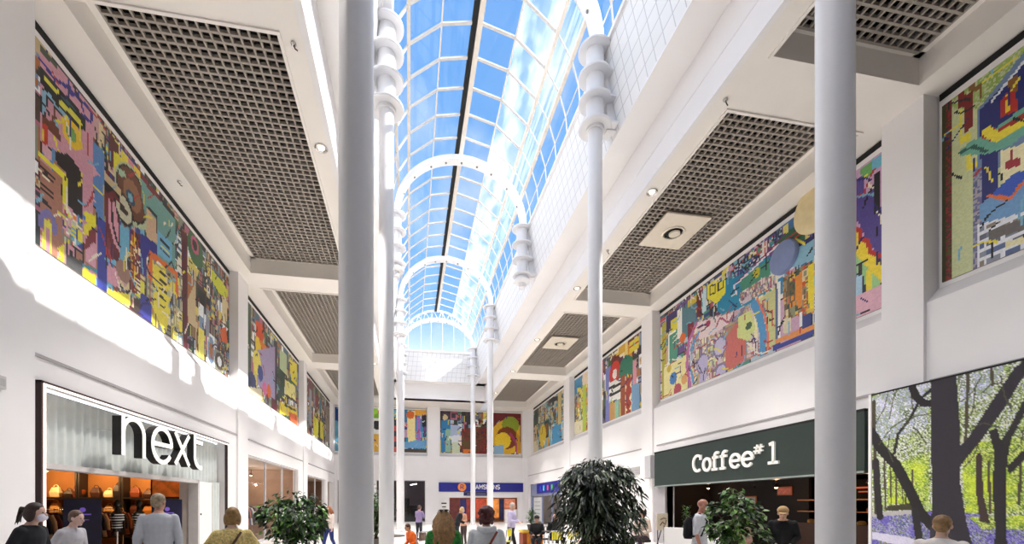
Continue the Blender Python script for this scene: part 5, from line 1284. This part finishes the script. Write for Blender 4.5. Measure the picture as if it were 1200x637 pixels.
def person(label, x, y, rz, H=1.72, pose='stand', top='888888', bot='2a2c38', hair='3a2418', hs='short', skin='c99a80', lean=0, turn=0, arms='down', long_top=False, tpat=.08, vox=.012, extras=(), sleeves=True, tsc=18, seat=.47):
    r = thing('person', label, 'person', (x, y, 0), rz)
    k = H / 1.75; sit = pose == 'sit'; drop = (.93 - seat - .04) if sit else 0
    hip = .93 - drop
    def sh(p):      # bend upper body forwards about the hips
        if p.z <= hip: return p * k
        q = Vector((p.x, p.y, p.z - hip)); a = -lean; c_, s_ = math.cos(a), math.sin(a)
        return Vector((q.x, q.y * c_ - q.z * s_, q.y * s_ + q.z * c_ + hip)) * k
    def Z(z): return z - drop
    SK = skinm(skin); body = MB(); shirt = MB(); trous = MB(); shoe = MB()
    rows = [(Z(.86), .13, .09, 0), (Z(.95), .165, .11, 0), (Z(1.05), .145, .10, 0), (Z(1.2), .155, .11, .005), (Z(1.34), .175, .115, 0), (Z(1.42), .17, .09, -.005), (Z(1.47), .10, .065, -.01), (Z(1.50), .055, .05, -.01)]
    loftz(body, rows, shear=sh)
    g = 1.10; loftz(shirt, [(Z(.80 if long_top else .90) , .20 if long_top else .175, .14, 0)] + [(z, a * g + .008, b * g + .012, c_) for z, a, b, c_ in rows[1:-1]] + [(Z(1.485), .07, .065, -.005)], shear=sh)
    caps(body, sh(Vector((0, -.01, Z(1.46)))), sh(Vector((0, .015, Z(1.56)))), .055 * k, .052 * k)
    # head
    hc = sh(Vector((0, .03, Z(1.635)))); T = Matrix.Rotation(turn, 3, 'Z') @ Matrix.Rotation(-lean * .8, 3, 'X')
    def hp(v_): return hc + (T @ Vector(v_)) * k
    body.ell(hp((0, -.005, .025)), (.075 * k, .092 * k, .088 * k), rot=T); body.ell(hp((0, .02, -.04)), (.058 * k, .068 * k, .075 * k), rot=T)
    caps(body, hp((0, .082, .01)), hp((0, .104, -.022)), .010 * k, .015 * k, 8)
    caps(body, hp((0, .07, -.085)), hp((0, .068, -.082)), .022 * k, .022 * k, 8)
    caps(body, hp((-.018, .082, -.055)), hp((.018, .082, -.055)), .009 * k, .009 * k, 8)
    for s_ in (-1, 1): body.ell(hp((s_ * .078, -.005, -.008)), (.012 * k, .02 * k, .032 * k), 8, 6, rot=T)
    # arms
    for s_ in (-1, 1):
        S0 = sh(Vector((s_ * .175, 0, Z(1.41))))
        if arms == 'down' or (arms == 'one' and s_ < 0): E = Vector((s_ * .235, -.03, Z(1.14))); W_ = Vector((s_ * .245, .05, Z(.90)))
        elif arms == 'swing': E = Vector((s_ * .23, -.06 * s_, Z(1.15))); W_ = Vector((s_ * .24, .12 - .16 * (s_ > 0), Z(.93)))
        elif arms == 'up': E = Vector((s_ * .24, .10, Z(1.18))); W_ = Vector((s_ * .10, .20, Z(1.38)))
        elif arms == 'wide': E = Vector((s_ * .33, .0, Z(1.18))); W_ = Vector((s_ * .30, .20, Z(1.06)))
        else: E = Vector((s_ * .24, .06, Z(1.15))); W_ = Vector((s_ * .12, .28, Z(1.12)))
        E = sh(E); W_ = sh(W_); caps(body, S0, E, .046 * k, .038 * k); caps(body, E, W_, .037 * k, .026 * k)
        caps(shirt, S0, E, .064 * k, .056 * k)
        if sleeves: caps(shirt, E, E.lerp(W_, .93), .055 * k, .042 * k)
        # hand: palm, four fingers, thumb
        d = (W_ - E).normalized(); sx_ = Vector((0, 1, 0)) if abs(d.y) < .8 else Vector((1, 0, 0)); sx_ = (sx_ - d * sx_.dot(d)).normalized(); inw = d.cross(sx_).normalized() * (1 if d.cross(sx_).x * s_ < 0 else -1)
        Pm = W_ + d * .075 * k; caps(body, W_ + d * .01, Pm + sx_ * .012 * k, .024 * k, .026 * k, 8); caps(body, W_ + d * .02, Pm - sx_ * .018 * k, .022 * k, .020 * k, 8)
        for q, (o_, ln) in enumerate(((.032, .070), (.011, .080), (-.011, .074), (-.031, .056))):
            b0 = Pm + sx_ * o_ * k; b1 = b0 + d * ln * .5 * k + inw * .006 * k; b2 = b1 + (d * .8 + inw * .6).normalized() * ln * .5 * k
            caps(body, b0, b1, .0095 * k, .009 * k, 7); caps(body, b1, b2, .009 * k, .0075 * k, 7)
        t0 = W_ + d * .03 * k + sx_ * .024 * k; t1 = t0 + (d * .6 + sx_ * .8).normalized() * .04 * k; caps(body, t0, t1, .012 * k, .010 * k, 7); caps(body, t1, t1 + (d + inw * .4).normalized() * .028 * k, .010 * k, .008 * k, 7)
    # legs
    for s_ in (-1, 1):
        h_ = Vector((s_ * .09, 0, Z(.90))) * k
        if sit: kn = Vector((s_ * .11, .43, seat + .03)) * k; an = Vector((s_ * .11, .42, .09)) * k
        elif pose == 'walk': kn = Vector((s_ * .09, .10 * s_ + .04, .49)) * k; an = Vector((s_ * .09, .24 * s_ - (.05 if s_ < 0 else 0), .09 + (.05 if s_ < 0 else 0))) * k
        else: kn = Vector((s_ * .10, .015, .49)) * k; an = Vector((s_ * .11, -.02, .09)) * k
        caps(body, h_, kn, .075 * k, .05 * k); caps(body, kn, an, .05 * k, .034 * k)
        caps(trous, h_ + Vector((0, 0, .0)), kn, .098 * k, .068 * k); caps(trous, kn, an + Vector((0, 0, .02)), .067 * k, .052 * k)
        caps(body, an, an + Vector((0, .12, -.05)) * k, .035 * k, .03 * k); ft = an + Vector((0, .05, -.035)) * k
        shoe.ell((ft.x, ft.y + .02, max(.045, ft.z)), (.048 * k, .14 * k, .045 * k), 12, 8)
    loftz(trous, [(Z(.84), .15, .115, 0), (Z(.90), .178, .13, 0), (Z(1.0), .165, .12, 0)], shear=lambda p: p * k if p.z <= hip else sh(p))
    o = body.build('body', SK, r); remesh(o, vox * .8)
    for p_ in ((-.03, .082, .012), (.03, .082, .012)):
        mb = MB(); mb.ell(hp(p_), (.011 * k, .008 * k, .007 * k), 8, 6, rot=T); mb.build('eye', mat('eye_dark', '1c1612', .3), r, smooth=True)
    mb = MB(); mb.ell(hp((0, .089, -.055)), (.022 * k, .006 * k, .005 * k), 8, 6, rot=T); mb.build('mouth', mat('lips', '9a5048', .5), r, smooth=True)
    o = shirt.build('top_clothing', cloth(top, tpat, tsc), r); remesh(o, vox)
    o = trous.build('trousers', cloth(bot), r); remesh(o, vox)
    shoe.build('shoes', mat('shoe_dark', '1c1a1a', .5), r, smooth=True)
    # hair
    hm = mat('hair_' + hair, hair, .55, vary=.35, scale=30); hb = MB()
    if hs != 'bald':
        hb.ell(hp((0, -.022, .042)), (.086 * k, .096 * k, .092 * k), rot=T)
        if hs in ('short', 'crop'): hb.ell(hp((0, -.05, -.01)), (.074 * k, .058 * k, .075 * k), rot=T)
        if hs in ('bob', 'curly', 'tied', 'long'):
            hb.ell(hp((0, -.05, -.015)), (.094 * k, .07 * k, .10 * k), rot=T)
            for s_ in (-1, 1): hb.ell(hp((s_ * .075, -.02, -.03)), (.028 * k, .055 * k, .085 * k), rot=T)
        rn = random.Random(int(x * 100))
        if hs == 'curly':
            for i in range(70):
                a = rn.uniform(0, 2 * PI); e_ = rn.uniform(-.6, 1.5); v_ = Vector((math.cos(a) * math.cos(e_) * .10, math.sin(a) * math.cos(e_) * .105 - .035, math.sin(e_) * .11 + .02))
                if v_.y > .055: continue
                q = hp(v_); hb.ell(q, (.026 * k,) * 3, 8, 6)
        if hs == 'long':
            for i in range(80):
                a = rn.uniform(-1.9, 1.9) - PI / 2; v0 = Vector((math.cos(a) * .085, math.sin(a) * .085 - .01, rn.uniform(-.02, .06))); L = rn.uniform(.30, .44); w1 = rn.uniform(-.02, .02)
                hb.tube([hp(v0), hp(v0 * 1.45 + Vector((w1, -.01, -L * .4))), hp(v0 * 1.6 + Vector((-w1, -.045, -L * .75))), hp(v0 * 1.4 + Vector((w1 * 2, -.06, -L)))], [.016, .026, .022, .006], 6)
        if hs == 'tied':
            for i in range(14):
                v0 = Vector((rn.uniform(-.02, .02), -.105, .03 + rn.uniform(-.02, .02))); L = rn.uniform(.10, .2)
                hb.tube([hp(v0), hp(v0 + Vector((rn.uniform(-.02, .02), -.05, .01))), hp(v0 + Vector((rn.uniform(-.05, .05), -.07, -L)))], [.02, .022, .006], 6)
        o = hb.build('hair', hm, r); remesh(o, .009 if hs in ('long', 'curly') else .01, 1)
    for kind, c_ in extras:
        if kind == 'mask': mb = MB(); mb.ell(hp((0, .062, -.05)), (.062 * k, .052 * k, .05 * k), rot=T); mb.build('face_mask', mat('mask', 'd8d4e4', .8), r, smooth=True)
        if kind == 'glasses':
            mb = MB()
            for s_ in (-1, 1): mb.ell(hp((s_ * .036, -.085, .115)), (.03 * k, .022 * k, .014 * k), 12, 6, rot=T)
            mb.tube([hp((-.09, -.0, .06)), hp((-.07, -.03, .118)), hp((.07, -.03, .118)), hp((.09, 0, .06))], .005, 6); mb.build('sunglasses', mat('glasses_black', '101012', .2), r, smooth=True)
        if kind == 'bag_strap':
            pts = []
            for t in range(13): t_ = t / 12; pts.append(sh(Vector((.13 - .30 * t_, -.135 - .015 * math.sin(PI * t_), Z(1.44 - .52 * t_)))))
            mb = MB(); mb.tube(pts, .014, 6); mb.build('bag_strap', mat('strap_' + c_, c_), r, smooth=True)
            MB().box((-.28) * k, (-.18) * k, -.1 * k, .14 * k, Z(.78) * k, Z(.97) * k).build('shoulder_bag', mat('strap_' + c_, c_), r, bevel=.02)
        if kind == 'hood':
            mb = MB(); rs = []
            for t in range(9):
                a = PI * t / 8; c0 = sh(Vector((.105 * math.cos(a), -.03 - .085 * math.sin(a), Z(1.475)))); rs.append([c0 + Vector((.03 * math.cos(b) * math.cos(a), -.03 * math.cos(b) * math.sin(a), .042 * math.sin(b) - .012 * math.sin(a))) * k for b in [2 * PI * q / 8 for q in range(8)]])
            mb.rings(rs); mb.build('hood', cloth(c_, .12), r, smooth=True)
        if kind == 'backpack':
            mb = MB(); loftz(mb, [(Z(1.0), .13, .07, -.20), (Z(1.06), .15, .09, -.20), (Z(1.3), .14, .085, -.20), (Z(1.40), .08, .05, -.19)], shear=sh); mb.build('backpack', cloth(c_), r, smooth=True)
            for s_ in (-1, 1): mb = MB(); mb.tube([sh(Vector((s_ * .09, -.14, Z(1.40)))), sh(Vector((s_ * .10, .0, Z(1.475)))), sh(Vector((s_ * .11, .13, Z(1.35)))), sh(Vector((s_ * .15, .05, Z(1.08)))), sh(Vector((s_ * .13, -.12, Z(1.05))))], .017, 6); mb.build('backpack_strap', cloth(c_), r, smooth=True)
        if kind == 'cap':
            mb = MB(); mb.ell(hp((0, -.015, .055)), (.094 * k, .104 * k, .085 * k), rot=T); mb.ell(hp((0, .10, .045)), (.065 * k, .06 * k, .01 * k), rot=T); mb.build('cap', cloth(c_), r, smooth=True)
    return r
# facing: rz=0 looks along +Y (away from the camera)
person('person in black coat and pale face mask walking right at the left edge', -4.44, 5.94, -PI / 2 + .1, 1.66, 'walk', '101018', '1c1c24', '2a1410', 'tied', 'd0a898', .12, 0, 'swing', True, extras=[('mask', '')])
person('person with grey-brown hair in a pale grey top, walking right before the clothes shop', -4.76, 7.0, -PI / 2 - .1, 1.57, 'walk', 'b4b2b8', '3a3c48', '5a4034', 'short', 'd4b0a4', .22, 0, 'swing')
person('man in a light grey jumper seen from behind, facing the clothes shop', -3.55, 6.95, .35, 1.79, 'stand', 'a9adb6', '3a3a44', '8a7a64', 'short', 'b88a74', .03, -.5, 'down', tpat=.04, long_top=True)
person('woman in a yellow patterned cardigan with a brown bag strap, seen from behind', -2.08, 5.6, .15, 1.60, 'stand', 'cdb878', '2c2c38', '8a6a3c', 'bob', 'd8b49c', .04, 0, 'wide', True, tpat=.45, tsc=45, extras=[('bag_strap', '4a2a20')])
person('woman in a white top and blue jeans beside the shaded near column', -2.72, 15.6, PI - .5, 1.56, 'walk', 'e4d4cc', '2c3a78', '9a5a34', 'long', 'd8a890', 0, 0, 'swing')
person('person in black behind the left leafy plant', -3.15, 16.2, PI - .3, 1.5, 'walk', '16161c', '101016', '2a1c16', 'short', 'c89a80', 0, 0, 'swing')
person('woman with long fair hair and sunglasses on her head in a green floral top', .42, 5.45, -.05, 1.57, 'stand', '2f7a34', '3a3c48', '8a6840', 'long', 'd8b49c', .02, 0, 'down', tpat=.5, tsc=30, extras=[('glasses', '')])
person('person with curly dark red hair in a pale grey hoodie with red bag strap', .92, 5.2, -.1, 1.60, 'stand', 'c4c8cc', '2c3450', '4a1416', 'curly', 'd0a08c', .03, 0, 'down', tpat=.10, extras=[('hood', 'd0d4d8'), ('bag_strap', '7a2c24')])
person('man in a lilac shirt and black trousers standing by the cafe tables', 3.30, 14.0, -2.2, 1.68, 'walk', 'b8b0d0', '101014', 'b8b0a8', 'short', 'c99a86', .05, 0, 'fwd')
person('seated person in black with a dark hat', 4.30, 14.35, PI - .4, 1.66, 'sit', '141418', '1c1c24', '141414', 'short', 'b88a74', .18, 0, 'fwd', extras=[('cap', '1a1a1e')])
person('seated bald man in black beside the person in the hat', 4.88, 14.4, PI + .25, 1.72, 'sit', '131316', '22222a', '8a7a6a', 'bald', 'd8a08c', .12, 0, 'fwd')
person('child in an orange jumper leaning over the dark table', .16, 12.4, PI / 2 + .5, 1.50, 'sit', 'e2661c', '3a3a50', '4a2a1c', 'short', 'c8906c', .38, 0, 'fwd')
person('person in a mauve top standing with raised hands before the dark back shop', .42, 20.0, -.6, 1.58, 'stand', '8a7aa0', '2a2a34', '5a4440', 'short', 'c89a88', .05, 0, 'up')
person('person in a grey cap and pale coat seated behind the child in orange', .95, 13.05, .9, 1.62, 'sit', 'c4bcb4', '5a4038', '6a6468', 'short', 'c89a88', .15, 0, 'fwd', extras=[('cap', '6c6c74')])
person('person with fair hair in a black jacket leaning left at the jeweller front', 1.78, 16.6, -1.8, 1.56, 'stand', '15161c', '2a2a34', 'c8a878', 'bob', 'd8ac98', .30, 0, 'fwd')
person('person in a pinkish top beside the fair haired person in black', 2.12, 17.2, 2.2, 1.5, 'stand', 'c8967c', '4a3a38', '5a3020', 'bob', 'd0a08c', .1, 0, 'fwd')
person('woman in a beige coat seated by the white wall right of the fig tree', 6.82, 11.9, PI / 2 + .6, 1.75, 'sit', 'd0bcae', '3a2c34', 'a8845c', 'bob', 'd0a08c', .12, 0, 'fwd', seat=.62)
person('bald man in a white T-shirt with a black backpack outside the coffee shop', 5.28, 7.25, -PI / 2 - .8, 1.74, 'stand', 'd8d8de', '3a3a4c', '8a7a6a', 'bald', 'c48a74', .04, .3, 'down', sleeves=False, extras=[('backpack', '121218')])
person('person in black with a tan hat bending at the coffee shop entrance', 6.75, 6.95, 2.4, 1.66, 'stand', '101014', '14141a', 'b08a5a', 'short', 'c89a80', .42, 0, 'fwd', extras=[('cap', 'b8966a')])
person('person in a pink top half hidden behind the bright green plant', 6.55, 7.75, 2.2, 1.42, 'stand', 'c09484', '4a3a3c', '6a4a34', 'bob', 'd0a08c', .15, 0, 'fwd')
person('person with fair brown hair and pale top passing the woodland picture', 5.32, 3.58, -1.2, 1.53, 'walk', 'f0e9e4', '3a3a48', '9a7850', 'short', 'd8b098', .12, 0, 'swing')
# stool for the seated woman
r = thing('bar_stool', 'dark padded stool under the woman in beige', 'stool', (6.82, 11.9, 0)); mb = MB(); mb.lathe((0, 0, .52), [(.2, 0), (.22, .03), (.2, .08), (.01, .09)], 20); mb.build('seat', mat('stool_black', '1c1a1c'), r, smooth=True)
mb = MB(); mb.tube([(0, 0, .02), (0, 0, .53)], .03, 8); mb.lathe((0, 0, 0), [(.2, 0), (.2, .02), (.02, .04)], 16); mb.build('pedestal', CHR, r, smooth=True)
